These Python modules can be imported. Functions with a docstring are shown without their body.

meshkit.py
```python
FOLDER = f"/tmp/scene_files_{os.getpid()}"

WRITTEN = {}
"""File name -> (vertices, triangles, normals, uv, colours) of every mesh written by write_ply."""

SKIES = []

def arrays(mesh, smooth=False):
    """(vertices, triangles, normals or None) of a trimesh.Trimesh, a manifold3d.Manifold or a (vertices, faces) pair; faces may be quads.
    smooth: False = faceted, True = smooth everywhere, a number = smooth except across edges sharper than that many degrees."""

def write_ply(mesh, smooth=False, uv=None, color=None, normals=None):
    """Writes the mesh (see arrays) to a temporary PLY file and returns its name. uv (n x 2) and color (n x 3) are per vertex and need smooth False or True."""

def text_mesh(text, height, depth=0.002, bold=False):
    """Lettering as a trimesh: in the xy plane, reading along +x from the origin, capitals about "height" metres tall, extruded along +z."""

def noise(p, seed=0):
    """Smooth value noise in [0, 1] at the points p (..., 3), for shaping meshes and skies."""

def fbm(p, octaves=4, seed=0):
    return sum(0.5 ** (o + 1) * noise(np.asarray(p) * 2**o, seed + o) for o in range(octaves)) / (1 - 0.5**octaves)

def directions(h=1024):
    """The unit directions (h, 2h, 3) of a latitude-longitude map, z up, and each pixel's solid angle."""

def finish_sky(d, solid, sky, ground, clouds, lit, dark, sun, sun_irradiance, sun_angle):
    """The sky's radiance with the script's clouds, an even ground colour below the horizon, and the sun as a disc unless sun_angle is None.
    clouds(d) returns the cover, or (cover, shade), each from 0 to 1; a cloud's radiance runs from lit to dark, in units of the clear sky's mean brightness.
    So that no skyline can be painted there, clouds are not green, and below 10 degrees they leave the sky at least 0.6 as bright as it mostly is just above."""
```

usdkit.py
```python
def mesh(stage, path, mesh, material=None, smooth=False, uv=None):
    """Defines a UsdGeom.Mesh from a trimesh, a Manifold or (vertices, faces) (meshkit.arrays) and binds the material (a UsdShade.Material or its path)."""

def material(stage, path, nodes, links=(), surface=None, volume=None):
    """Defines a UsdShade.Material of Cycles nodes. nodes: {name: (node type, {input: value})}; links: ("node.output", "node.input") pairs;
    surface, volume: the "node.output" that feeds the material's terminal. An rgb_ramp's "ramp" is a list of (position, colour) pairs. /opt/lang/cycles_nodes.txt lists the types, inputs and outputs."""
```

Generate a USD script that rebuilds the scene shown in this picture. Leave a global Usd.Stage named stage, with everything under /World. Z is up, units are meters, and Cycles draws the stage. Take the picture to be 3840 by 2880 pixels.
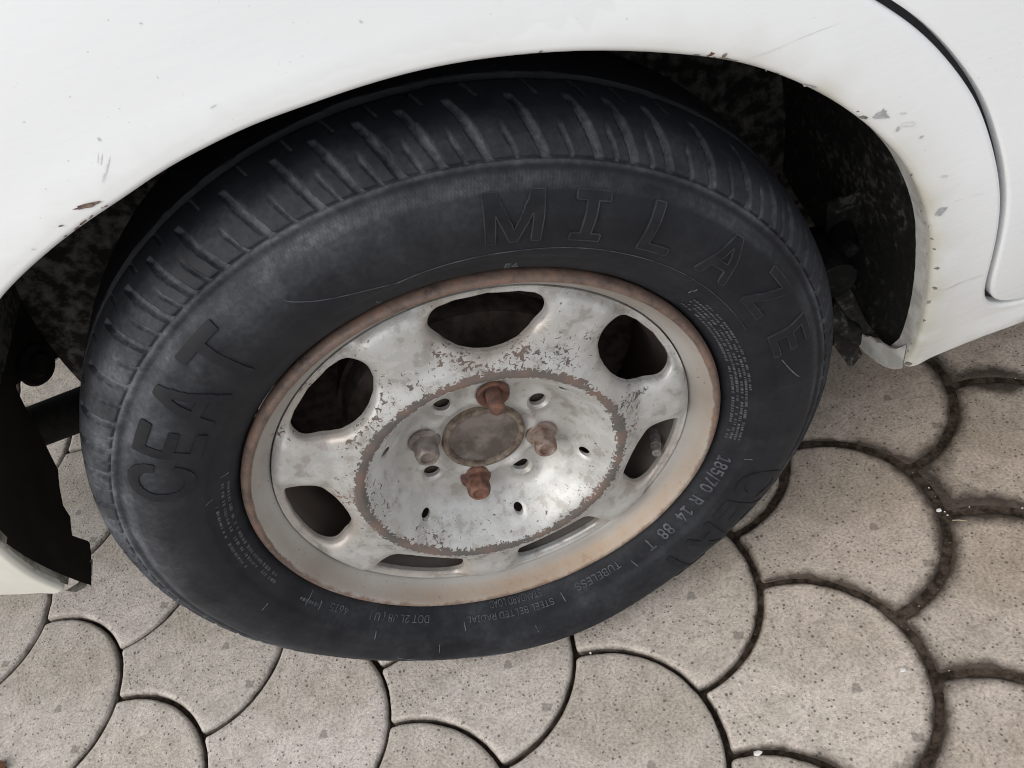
import math, random
import numpy as np, trimesh, shapely, usdkit, meshkit
from scipy.spatial import Delaunay
from scipy.interpolate import PchipInterpolator
from shapely.geometry import Polygon, Point, LineString, box
from shapely import affinity
from pxr import Usd, UsdGeom, UsdLux, UsdShade, Gf, Sdf, Vt

random.seed(7)
rng = np.random.default_rng(11)
stage = Usd.Stage.CreateInMemory()
UsdGeom.Xform.Define(stage, '/World')
UsdGeom.Scope.Define(stage, '/World/Looks')

# ------------------------------------------------------------------ camera, sky, sun, exposure
cam = UsdGeom.Camera.Define(stage, '/World/camera')
EYE = (0.03911838, -0.44338685, 0.83811756)
RT = (0.9430999, -0.2393866, -0.2307739)
DN = (-0.3324960, -0.6851942, -0.6480396)
FW = (-0.0029929, 0.6878975, -0.7258017)
cam.AddTransformOp().Set(Gf.Matrix4d(*RT, 0, *[-v for v in DN], 0, *[-v for v in FW], 0, *EYE, 1))
cam.CreateHorizontalApertureAttr(36.0)
cam.CreateVerticalApertureAttr(27.0)
cam.CreateFocalLengthAttr(30.511)
cam.CreateClippingRangeAttr(Gf.Vec2f(0.02, 1000.0))
cam.CreateExposureAttr(0.50)

SUN = np.array([-1.0, -0.50, 0.78]); SUN /= np.linalg.norm(SUN)
EL, ROT = math.asin(SUN[2]), math.atan2(SUN[0], SUN[1])
sky_mat = usdkit.material(stage, '/World/Looks/overcast_sky', {
    'sky': ('sky_texture', {'sky_type': 'single_scattering', 'sun_disc': False, 'sun_elevation': EL, 'sun_rotation': ROT}),
    'tc': ('texture_coordinate', {}),
    'cl': ('noise_texture', {'scale': 2.2, 'detail': 4.0, 'roughness': 0.55}),
    'cr': ('rgb_ramp', {'ramp': [(0.25, (4.6, 4.65, 4.8)), (0.75, (7.6, 7.6, 7.7))]}),
    'mx': ('mix_color', {'fac': 0.8, 'use_clamp': False}),
    'bg': ('background_shader', {'strength': 0.11})},
    [('tc.generated', 'cl.vector'), ('cl.fac', 'cr.fac'), ('sky.color', 'mx.a'), ('cr.color', 'mx.b'), ('mx.result', 'bg.color')], surface='bg.background')
sky = UsdLux.DomeLight.Define(stage, '/World/sky')
UsdShade.MaterialBindingAPI.Apply(sky.GetPrim()).Bind(sky_mat)
sky.GetPrim().SetCustomDataByKey('kind', 'structure')
sun = UsdLux.DistantLight.Define(stage, '/World/sun')
sun.CreateIntensityAttr(0.40); sun.CreateAngleAttr(50.0); sun.CreateNormalizeAttr(True)
sun.CreateColorAttr(Gf.Vec3f(1.0, 0.965, 0.92))
zq = Gf.Rotation(Gf.Vec3d(0, 0, 1), Gf.Vec3d(*map(float, SUN)))
sun.AddOrientOp().Set(Gf.Quatf(zq.GetQuat()))

# ------------------------------------------------------------------ helpers
used = {}
def numbered(parent, name):
    k = (parent, name); n = used.get(k, 0); used[k] = n + 1
    return f'{parent}/{name}' + (f'_{n:03d}' if n else '')

def tag(p, **kw):
    for k, v in kw.items():
        if v: p.SetCustomDataByKey(k, v)

def xform(name, parent='/World', loc=None, **kw):
    x = UsdGeom.Xform.Define(stage, numbered(parent, name))
    if loc is not None: x.AddTranslateOp().Set(Gf.Vec3d(*map(float, loc)))
    tag(x.GetPrim(), **kw)
    return str(x.GetPath())

def obj(name, mesh, mat, parent='/World', smooth=30, attrs=None, **kw):
    m = usdkit.mesh(stage, numbered(parent, name), mesh, mat, smooth=smooth)
    for k, v in (attrs or {}).items():
        UsdGeom.PrimvarsAPI(m).CreatePrimvar(k, Sdf.ValueTypeNames.FloatArray, 'vertex').Set(Vt.FloatArray.FromNumpy(np.asarray(v, np.float32)))
    tag(m.GetPrim(), **kw)
    return str(m.GetPath())

def cat(ms):
    V, F, n = [], [], 0
    for m in ms:
        v, f = (m.vertices, m.faces) if hasattr(m, 'vertices') else m
        V.append(np.asarray(v)); F.append(np.asarray(f) + n); n += len(v)
    return np.vstack(V), np.vstack(F)

def resample(ring, step):
    c = np.asarray(ring.coords)
    L = ring.length; n = max(int(round(L / step)), 8)
    return np.array([ring.interpolate(L * i / n).coords[0][:2] for i in range(n)])

def sheet(poly, rings, step, bstep):
    """Triangulates a 2D polygon with extra rings of points along its edges. Returns points, triangles (CCW), distance to the edge, boundary loops."""
    pts, loops = [], []
    for k, d in enumerate(rings):
        g = poly.buffer(-d) if d else poly
        for q in getattr(g, 'geoms', [g]):
            if q.is_empty: continue
            for r in [q.exterior, *q.interiors]:
                p = resample(r, bstep); pts.append(p)
                if k == 0: loops.append(p)
    inn = poly.buffer(-rings[-1] - step * 0.6)
    x0, y0, x1, y1 = poly.bounds
    gx, gy = np.meshgrid(np.arange(x0, x1, step), np.arange(y0, y1, step * 0.866))
    gx = gx + (np.arange(gx.shape[0]) % 2)[:, None] * step / 2
    g = np.stack([gx.ravel(), gy.ravel()], 1)
    if not inn.is_empty:
        pts.append(g[shapely.contains_xy(inn, g[:, 0], g[:, 1])])
    p = np.vstack(pts)
    t = Delaunay(p).simplices
    c = p[t].mean(1)
    a = np.cross(np.c_[p[t[:, 1]] - p[t[:, 0]], np.zeros(len(t))], np.c_[p[t[:, 2]] - p[t[:, 0]], np.zeros(len(t))])[:, 2]
    keep = shapely.contains_xy(poly, c[:, 0], c[:, 1]) & (np.abs(a) > 1e-10)
    t, a = t[keep], a[keep]
    t[a < 0] = t[a < 0][:, ::-1]
    u, inv = np.unique(t.ravel(), return_inverse=True)
    p, t = p[u], inv.reshape(-1, 3)
    d = shapely.distance(shapely.points(p), poly.boundary)
    return p, t, d, loops

def loft(rows, closed=True):
    """Quads between rows of equal length, as triangles."""
    rows = [np.asarray(r, float) for r in rows]; n = len(rows[0]); F = []
    V = np.vstack(rows)
    m = n if closed else n - 1
    i = np.arange(m); j = (i + 1) % n
    for k in range(len(rows) - 1):
        a, b, c, d = k * n + i, k * n + j, (k + 1) * n + j, (k + 1) * n + i
        F += [np.stack([a, b, c], 1), np.stack([a, c, d], 1)]
    return V, np.vstack(F)

def flip(m): return np.asarray(m[0]), np.asarray(m[1])[:, ::-1]

def revolve(prof, n=128):
    """prof: (r, y) pairs; a surface of revolution about the y axis."""
    a = np.linspace(0, 2 * np.pi, n, endpoint=False)
    return loft([np.stack([r * np.cos(a), np.full(n, y), r * np.sin(a)], 1) for r, y in prof])

def tube(path, rad, n=16, cap=True):
    p = np.asarray(path, float); rad = np.broadcast_to(rad, (len(p),))
    t = np.gradient(p, axis=0); t /= np.linalg.norm(t, axis=1, keepdims=True)
    up = np.array([0, 0, 1.0]) if abs(t[0][2]) < 0.8 else np.array([1.0, 0, 0])
    rows = []
    for q, d, r in zip(p, t, rad):
        a = np.cross(d, up); a /= np.linalg.norm(a); b = np.cross(a, d)
        w = np.linspace(0, 2 * np.pi, n, endpoint=False)
        rows.append(q + r * (np.cos(w)[:, None] * a + np.sin(w)[:, None] * b))
    V, F = loft(rows)
    if cap:
        V = np.vstack([V, p[0], p[-1]]); k = len(V); i = np.arange(n); j = (i + 1) % n
        F = np.vstack([F, np.stack([np.full(n, k - 2), j, i], 1), np.stack([np.full(n, k - 1), (len(p) - 1) * n + i, (len(p) - 1) * n + j], 1)])
    return V, F

def smoothstep(a, b, x):
    t = np.clip((np.asarray(x, float) - a) / (b - a), 0, 1); return t * t * (3 - 2 * t)

def blob(x, y, r, n=9, jag=0.4, stretch=(1, 1), ang=0):
    w = np.sort(rng.uniform(0, 2 * np.pi, n)); rr = r * (1 + jag * rng.uniform(-1, 1, n))
    p = np.stack([rr * np.cos(w) * stretch[0], rr * np.sin(w) * stretch[1]], 1)
    c, s = math.cos(ang), math.sin(ang)
    return np.stack([x + p[:, 0] * c - p[:, 1] * s, y + p[:, 0] * s + p[:, 1] * c], 1)

# ------------------------------------------------------------------ materials
LK = '/World/Looks/'
def mat(name, nodes, links, surface='p.BSDF'): return usdkit.material(stage, LK + name, nodes, links, surface=surface)

def two_tone(name, a, b, scale, rough, lo=0.4, hi=0.6, detail=6, bump=0.0, bscale=None, metallic=0.0, spec=0.5):
    nodes = {'tc': ('texture_coordinate', {}), 'n': ('noise_texture', {'scale': scale, 'detail': float(detail), 'roughness': 0.6}),
             'r': ('rgb_ramp', {'ramp': [(lo, a), (hi, b)]}),
             'p': ('principled_bsdf', {'roughness': rough, 'metallic': metallic, 'specular_ior_level': spec})}
    links = [('tc.object', 'n.vector'), ('n.fac', 'r.fac'), ('r.color', 'p.base_color')]
    if bump:
        nodes['n2'] = ('noise_texture', {'scale': bscale or scale * 3, 'detail': 4.0})
        nodes['b'] = ('bump', {'strength': bump, 'distance': 0.001})
        links += [('tc.object', 'n2.vector'), ('n2.fac', 'b.height'), ('b.normal', 'p.normal')]
    return mat(name, nodes, links)

# concrete pavers: grain, pits, a tone of their own, brown soil creeping in from the joints (primvar "soil")
M_paver = mat('paver_concrete', {
    'tc': ('texture_coordinate', {}), 'oi': ('object_info', {}), 'geo': ('geometry', {}),
    'g1': ('noise_texture', {'scale': 330.0, 'detail': 3.0, 'roughness': 0.7}),
    'g2': ('noise_texture', {'scale': 38.0, 'detail': 5.0, 'roughness': 0.6}),
    'g3': ('noise_texture', {'scale': 7.0, 'detail': 3.0}),
    'v': ('voronoi_texture', {'dimensions': '2D', 'scale': 150.0, 'randomness': 1.0}),
    'vs': ('separate_color', {}),
    'pj': ('math', {'math_type': 'multiply_add', 'value2': 0.75, 'value3': -0.36}), 'pk': ('math', {'math_type': 'add'}),
    'pit0': ('map_range', {'from_min': 0.07, 'from_max': 0.19, 'to_min': 1.0, 'to_max': 0.0, 'clamp': True}),
    'pit1': ('math', {'math_type': 'greater_than', 'value2': 0.72}),
    'pit': ('math', {'math_type': 'multiply'}),
    'v2': ('voronoi_texture', {'dimensions': '2D', 'scale': 24.0}), 'v2s': ('separate_color', {}),
    'spn': ('noise_texture', {'scale': 160.0, 'detail': 2.0}),
    'spd': ('math', {'math_type': 'multiply_add', 'value2': 0.30, 'value3': -0.15}),
    'spa': ('math', {'math_type': 'add'}),
    'sp0': ('map_range', {'from_min': 0.085, 'from_max': 0.135, 'to_min': 1.0, 'to_max': 0.0, 'clamp': True}),
    'sp1': ('math', {'math_type': 'greater_than', 'value2': 0.80}),
    'sp2': ('math', {'math_type': 'multiply'}), 'sp': ('math', {'math_type': 'multiply', 'value2': 0.55}),
    'base': ('rgb_ramp', {'ramp': [(0.28, (0.28, 0.258, 0.238)), (0.43, (0.475, 0.446, 0.418)), (0.55, (0.565, 0.535, 0.505)), (0.72, (0.69, 0.66, 0.63))]}),
    'big': ('rgb_ramp', {'ramp': [(0.3, (0.80, 0.785, 0.75)), (0.5, (0.98, 0.97, 0.95)), (0.7, (1.12, 1.09, 1.07))]}),
    'big2': ('rgb_ramp', {'ramp': [(0.36, (0.86, 0.85, 0.81)), (0.55, (1.0, 1.0, 1.0)), (0.68, (1.05, 1.05, 1.05))]}), 'mg': ('mix_color', {'blend_type': 'multiply', 'fac': 1.0, 'use_clamp': False}),
    'm1': ('mix_color', {'blend_type': 'multiply', 'fac': 1.0, 'use_clamp': False}),
    'tone': ('rgb_ramp', {'ramp': [(0.0, (0.88, 0.86, 0.835)), (0.35, (0.95, 0.93, 0.905)), (0.65, (1.0, 0.97, 0.96)), (1.0, (1.09, 1.07, 1.05))]}),
    'm2': ('mix_color', {'blend_type': 'multiply', 'fac': 1.0, 'use_clamp': False}),
    'm3': ('mix_color', {'b': (0.19, 0.172, 0.152)}), 'm4': ('mix_color', {'b': (0.13, 0.12, 0.105)}),
    'at': ('attribute', {'attribute': 'soil'}),
    'sn': ('noise_texture', {'scale': 60.0, 'detail': 6.0, 'roughness': 0.65}),
    'sa': ('math', {'math_type': 'multiply_add', 'value2': 1.1, 'value3': -0.55}),
    'ss': ('math', {'math_type': 'add'}),
    'sr': ('map_range', {'from_min': 0.34, 'from_max': 0.95, 'to_min': 0.0, 'to_max': 0.95, 'clamp': True}),
    'soiln': ('noise_texture', {'scale': 120.0, 'detail': 6.0, 'roughness': 0.6}), 'soilc': ('rgb_ramp', {'ramp': [(0.35, (0.024, 0.017, 0.012)), (0.65, (0.054, 0.040, 0.030))]}),
    'm5': ('mix_color', {}), 'fl': ('attribute', {'attribute': 'film'}), 'mf': ('mix_color', {'blend_type': 'multiply', 'b': (0.80, 0.725, 0.65)}),
    'bh': ('math', {'math_type': 'multiply_add', 'value2': -0.9}),
    'b': ('bump', {'strength': 0.55, 'distance': 0.0022}),
    'p': ('principled_bsdf', {'roughness': 0.85, 'specular_ior_level': 0.3})},
    [('tc.object', x + '.vector') for x in ('g1', 'g2', 'g3', 'v', 'v2', 'spn', 'sn')] +
    [('g2.fac', 'pj.value1'), ('v.distance', 'pk.value1'), ('pj.value', 'pk.value2'), ('pk.value', 'pit0.value'), ('v.color', 'vs.color'), ('vs.r', 'pit1.value1'), ('pit0.result', 'pit.value1'), ('pit1.value', 'pit.value2'),
     ('v2.color', 'v2s.color'), ('spn.fac', 'spd.value1'), ('v2.distance', 'spa.value1'), ('spd.value', 'spa.value2'), ('spa.value', 'sp0.value'), ('v2s.g', 'sp1.value1'),
     ('sp0.result', 'sp2.value1'), ('sp1.value', 'sp2.value2'), ('sp2.value', 'sp.value1'),
     ('g1.fac', 'base.fac'), ('g2.fac', 'big.fac'), ('base.color', 'm1.a'), ('big.color', 'mg.a'), ('g3.fac', 'big2.fac'), ('big2.color', 'mg.b'), ('mg.result', 'm1.b'),
     ('oi.random', 'tone.fac'), ('m1.result', 'm2.a'), ('tone.color', 'm2.b'),
     ('pit.value', 'm3.fac'), ('m2.result', 'm3.a'), ('sp.value', 'm4.fac'), ('m3.result', 'm4.a'),
     ('sn.fac', 'sa.value1'), ('at.fac', 'ss.value1'), ('sa.value', 'ss.value2'), ('ss.value', 'sr.value'), ('tc.object', 'soiln.vector'), ('soiln.fac', 'soilc.fac'),
     ('fl.fac', 'mf.fac'), ('m4.result', 'mf.a'), ('sr.result', 'm5.fac'), ('mf.result', 'm5.a'), ('soilc.color', 'm5.b'), ('m5.result', 'p.base_color'),
     ('pit.value', 'bh.value1'), ('g1.fac', 'bh.value3'), ('bh.value', 'b.height'), ('b.normal', 'p.normal')])
M_soil = two_tone('joint_soil', (0.022, 0.016, 0.011), (0.072, 0.054, 0.041), 120.0, 0.95, bump=1.0, bscale=420.0, spec=0.1)
M_yard = two_tone('yard_concrete', (0.30, 0.28, 0.255), (0.38, 0.36, 0.33), 3.0, 0.9)
M_grit = two_tone('pale_grit', (0.55, 0.53, 0.50), (0.72, 0.70, 0.66), 90.0, 0.8)
M_straw = two_tone('dry_straw', (0.42, 0.34, 0.22), (0.50, 0.42, 0.28), 90.0, 0.8)
M_clod = two_tone('red_brown_clay', (0.16, 0.065, 0.035), (0.24, 0.11, 0.06), 120.0, 0.9)

# white car paint: faint scuffs and dusty film
M_paint = mat('white_car_paint', {
    'tc': ('texture_coordinate', {}),
    'mp': ('mapping', {'mapping_type': 'point', 'scale': (9.0, 9.0, 70.0), 'rotation': (0.0, 0.25, 0.0)}),
    'n': ('noise_texture', {'scale': 3.0, 'detail': 6.0, 'roughness': 0.7}),
    'r': ('rgb_ramp', {'ramp': [(0.0, (0.768, 0.782, 0.792)), (0.66, (0.768, 0.782, 0.792)), (0.84, (0.70, 0.70, 0.69))]}),
    'd': ('noise_texture', {'scale': 420.0, 'detail': 1.0}),
    'dr': ('map_range', {'from_min': 0.765, 'from_max': 0.80, 'to_min': 0.0, 'to_max': 0.4, 'clamp': True}),
    'm': ('mix_color', {'b': (0.35, 0.33, 0.30)}), 'ga': ('attribute', {'attribute': 'grime'}), 'gm': ('mix_color', {'b': (0.50, 0.485, 0.42)}),
    'rr': ('map_range', {'from_min': 0.3, 'from_max': 0.7, 'to_min': 0.22, 'to_max': 0.36, 'clamp': True}),
    'p': ('principled_bsdf', {'roughness': 0.3, 'coat_weight': 0.25, 'coat_roughness': 0.12})},
    [('tc.object', 'mp.vector'), ('mp.vector', 'n.vector'), ('n.fac', 'r.fac'), ('tc.object', 'd.vector'), ('d.fac', 'dr.value'), ('dr.result', 'm.fac'),
     ('r.color', 'm.a'), ('m.result', 'gm.a'), ('ga.fac', 'gm.fac'), ('gm.result', 'p.base_color'), ('n.fac', 'rr.value'), ('rr.result', 'p.roughness')])
M_cream = two_tone('cream_bumper_paint', (0.66, 0.645, 0.575), (0.70, 0.69, 0.625), 14.0, 0.35)
M_lip = two_tone('dusty_arch_lip', (0.33, 0.325, 0.305), (0.48, 0.475, 0.455), 45.0, 0.6, bump=0.2)
M_lipdark = two_tone('grimy_arch_lip', (0.14, 0.13, 0.10), (0.42, 0.41, 0.36), 50.0, 0.7, bump=0.2)
M_primer = two_tone('grey_primer', (0.30, 0.30, 0.31), (0.42, 0.42, 0.43), 200.0, 0.7)
M_brownchip = two_tone('rusted_chip', (0.075, 0.04, 0.028), (0.20, 0.15, 0.12), 350.0, 0.8)
M_scuff = two_tone('grey_scuff', (0.48, 0.48, 0.48), (0.66, 0.66, 0.66), 500.0, 0.5)
M_darkchip = two_tone('dark_chip', (0.10, 0.095, 0.085), (0.22, 0.21, 0.19), 350.0, 0.8)
M_primer2 = two_tone('brown_grey_chip', (0.16, 0.13, 0.10), (0.28, 0.25, 0.21), 300.0, 0.8)
M_faint = two_tone('faint_scratch', (0.60, 0.60, 0.59), (0.68, 0.68, 0.67), 500.0, 0.4)
M_gap = two_tone('door_gap_rubber', (0.012, 0.012, 0.016), (0.02, 0.02, 0.026), 60.0, 0.6)
# underseal: black with crusts of dried mud
M_under = mat('black_underseal', {
    'tc': ('texture_coordinate', {}),
    'n1': ('noise_texture', {'scale': 7.0, 'detail': 4.0}), 'n2': ('noise_texture', {'scale': 120.0, 'detail': 4.0, 'roughness': 0.6}),
    'a': ('math', {'math_type': 'multiply_add', 'value2': 0.85}),
    'r': ('rgb_ramp', {'ramp': [(0.0, (0.009, 0.009, 0.009)), (0.84, (0.012, 0.0115, 0.011)), (0.93, (0.026, 0.025, 0.0235)), (0.975, (0.036, 0.0345, 0.032)), (0.992, (0.085, 0.082, 0.077))]}),
    's': ('math', {'math_type': 'multiply', 'value2': 0.98}),
    'b': ('bump', {'strength': 0.7, 'distance': 0.003}),
    'p': ('principled_bsdf', {'roughness': 0.75, 'specular_ior_level': 0.25})},
    [('tc.object', 'n1.vector'), ('tc.object', 'n2.vector'), ('n2.fac', 'a.value1'), ('n1.fac', 'a.value3'), ('a.value', 's.value1'), ('s.value', 'r.fac'),
     ('r.color', 'p.base_color'), ('n2.fac', 'b.height'), ('b.normal', 'p.normal')])
M_guard = two_tone('black_brown_guard', (0.007, 0.0065, 0.006), (0.018, 0.015, 0.012), 14.0, 0.85, bump=0.3, spec=0.15)
M_mud = two_tone('dry_mud_film', (0.022, 0.0213, 0.020), (0.15, 0.145, 0.136), 70.0, 0.9, lo=0.44, hi=0.66, detail=8, bump=0.5, bscale=160.0, spec=0.1)
M_chassis = two_tone('greasy_chassis_black', (0.004, 0.004, 0.004), (0.012, 0.011, 0.010), 40.0, 0.85, bump=0.4, spec=0.1)

# tyre rubber: dust lies in the grooves and on the shoulder (primvar "dust")
M_rubber = mat('tyre_rubber', {
    'tc': ('texture_coordinate', {}), 'at': ('attribute', {'attribute': 'dust'}),
    'n1': ('noise_texture', {'scale': 22.0, 'detail': 7.0, 'roughness': 0.65}),
    'n2': ('noise_texture', {'scale': 240.0, 'detail': 3.0, 'roughness': 0.6}),
    'k': ('map_range', {'from_min': 0.36, 'from_max': 0.64, 'to_min': 0.1, 'to_max': 1.3, 'clamp': True}),
    'k2': ('map_range', {'from_min': 0.3, 'from_max': 0.7, 'to_min': 0.6, 'to_max': 1.4, 'clamp': True}),
    'f': ('math', {'math_type': 'multiply'}), 'f2': ('math', {'math_type': 'multiply', 'use_clamp': True}),
    'm': ('mix_color', {'a': (0.0058, 0.0064, 0.0090), 'b': (0.105, 0.110, 0.122)}),
    'b': ('bump', {'strength': 0.3, 'distance': 0.0008}),
    'ro': ('map_range', {'from_min': 0.0, 'from_max': 0.6, 'to_min': 0.56, 'to_max': 0.9, 'clamp': True}),
    'p': ('principled_bsdf', {'specular_ior_level': 0.24})},
    [('tc.object', 'n1.vector'), ('tc.object', 'n2.vector'), ('n1.fac', 'k.value'), ('n2.fac', 'k2.value'), ('at.fac', 'f.value1'), ('k.result', 'f.value2'),
     ('f.value', 'f2.value1'), ('k2.result', 'f2.value2'), ('f2.value', 'm.fac'), ('m.result', 'p.base_color'), ('f2.value', 'ro.value'), ('ro.result', 'p.roughness'),
     ('n2.fac', 'b.height'), ('b.normal', 'p.normal')])
M_letter = two_tone('clean_rubber_letter', (0.0065, 0.007, 0.0092), (0.012, 0.0125, 0.0155), 60.0, 0.6, spec=0.24)
M_outline = two_tone('worn_letter_outline', (0.0065, 0.007, 0.009), (0.027, 0.0285, 0.032), 45.0, 0.7)
M_mouldline = two_tone('moulded_line', (0.018, 0.019, 0.023), (0.075, 0.078, 0.085), 70.0, 0.7)
M_letter_small = two_tone('scuffed_rubber_letter', (0.028, 0.030, 0.036), (0.075, 0.078, 0.088), 160.0, 0.6)
M_scratch = two_tone('pale_rubber_scratch', (0.05, 0.052, 0.058), (0.15, 0.155, 0.165), 120.0, 0.8)

# wheel disc: worn silver paint over rust, most worn on the crest of the bowl
M_disc = mat('worn_silver_disc', {
    'tc': ('texture_coordinate', {}), 'xyz': ('separate_xyz', {}), 'cx': ('combine_xyz', {}), 'len': ('vector_math', {'math_type': 'length'}),
    'd': ('math', {'math_type': 'subtract', 'value2': 0.1072}), 'da': ('math', {'math_type': 'absolute'}),
    'ring': ('map_range', {'from_min': 0.0, 'from_max': 0.0066, 'to_min': 0.42, 'to_max': 0.0, 'clamp': True}),
    'n1': ('noise_texture', {'scale': 265.0, 'detail': 5.0, 'roughness': 0.64, 'distortion': 0.8}),
    'n2': ('noise_texture', {'scale': 26.0, 'detail': 3.0, 'roughness': 0.5}),
    'at': ('attribute', {'attribute': 'wear'}), 'atw': ('math', {'math_type': 'multiply', 'value2': 0.17}),
    's1': ('math', {'math_type': 'add'}), 's2': ('math', {'math_type': 'add'}),
    'n2s': ('math', {'math_type': 'multiply_add', 'value2': 0.40, 'value3': -0.20}), 's3': ('math', {'math_type': 'add'}),
    'chip': ('map_range', {'from_min': 0.700, 'from_max': 0.722, 'to_min': 0.0, 'to_max': 1.0, 'clamp': True}),
    'n3': ('noise_texture', {'scale': 62.0, 'detail': 7.0, 'roughness': 0.62, 'distortion': 0.15}),
    'silver': ('rgb_ramp', {'ramp': [(0.30, (0.29, 0.272, 0.25)), (0.425, (0.355, 0.342, 0.322)), (0.44, (0.425, 0.42, 0.405)), (0.535, (0.43, 0.43, 0.415)), (0.55, (0.475, 0.475, 0.462)), (0.66, (0.49, 0.488, 0.475))]}),
    'rustn': ('noise_texture', {'scale': 45.0, 'detail': 4.0}),
    'rust': ('rgb_ramp', {'ramp': [(0.36, (0.095, 0.088, 0.082)), (0.52, (0.135, 0.105, 0.092)), (0.68, (0.18, 0.115, 0.09))]}),
    'tan': ('attribute', {'attribute': 'stain'}), 'tn': ('math', {'math_type': 'multiply', 'use_clamp': True}),
    'tm': ('mix_color', {'b': (0.36, 0.27, 0.205)}),
    'mx': ('mix_color', {}),
    'wh': ('map_range', {'from_min': 0.655, 'from_max': 0.70, 'to_min': 0.0, 'to_max': 0.4, 'clamp': True}),
    'wm': ('mix_color', {'b': (0.66, 0.64, 0.62)}),
    'rg': ('map_range', {'from_min': 0.0, 'from_max': 1.0, 'to_min': 0.40, 'to_max': 0.85, 'clamp': True}),
    'mt': ('map_range', {'from_min': 0.0, 'from_max': 1.0, 'to_min': 0.30, 'to_max': 0.0, 'clamp': True}),
    'bi': ('math', {'math_type': 'multiply_add', 'value2': -1.0}), 'n4': ('noise_texture', {'scale': 500.0, 'detail': 2.0}),
    'bn': ('math', {'math_type': 'multiply', 'value2': 0.3}),
    'b': ('bump', {'strength': 0.6, 'distance': 0.0006}),
    'p': ('principled_bsdf', {'specular_ior_level': 0.5})},
    [('tc.object', 'xyz.vector'), ('xyz.x', 'cx.x'), ('xyz.z', 'cx.y'), ('cx.vector', 'len.vector1'), ('len.value', 'd.value1'), ('d.value', 'da.value1'), ('da.value', 'ring.value')] +
    [('tc.object', n + '.vector') for n in ('n1', 'n2', 'n3', 'n4', 'rustn')] +
    [('at.fac', 'atw.value1'), ('n1.fac', 's1.value1'), ('ring.result', 's1.value2'), ('s1.value', 's2.value1'), ('atw.value', 's2.value2'),
     ('n2.fac', 'n2s.value1'), ('s2.value', 's3.value1'), ('n2s.value', 's3.value2'), ('s3.value', 'chip.value'), ('n3.fac', 'silver.fac'), ('rustn.fac', 'rust.fac'),
     ('tan.fac', 'tn.value1'), ('n3.fac', 'tn.value2'), ('tn.value', 'tm.fac'), ('silver.color', 'tm.a'),
     ('s3.value', 'wh.value'), ('wh.result', 'wm.fac'), ('tm.result', 'wm.a'), ('wm.result', 'mx.a'), ('rust.color', 'mx.b'), ('chip.result', 'mx.fac'), ('mx.result', 'p.base_color'),
     ('chip.result', 'rg.value'), ('rg.result', 'p.roughness'), ('chip.result', 'mt.value'), ('mt.result', 'p.metallic'),
     ('n4.fac', 'bn.value1'), ('chip.result', 'bi.value1'), ('bn.value', 'bi.value3'), ('bi.value', 'b.height'), ('b.normal', 'p.normal')])
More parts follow.
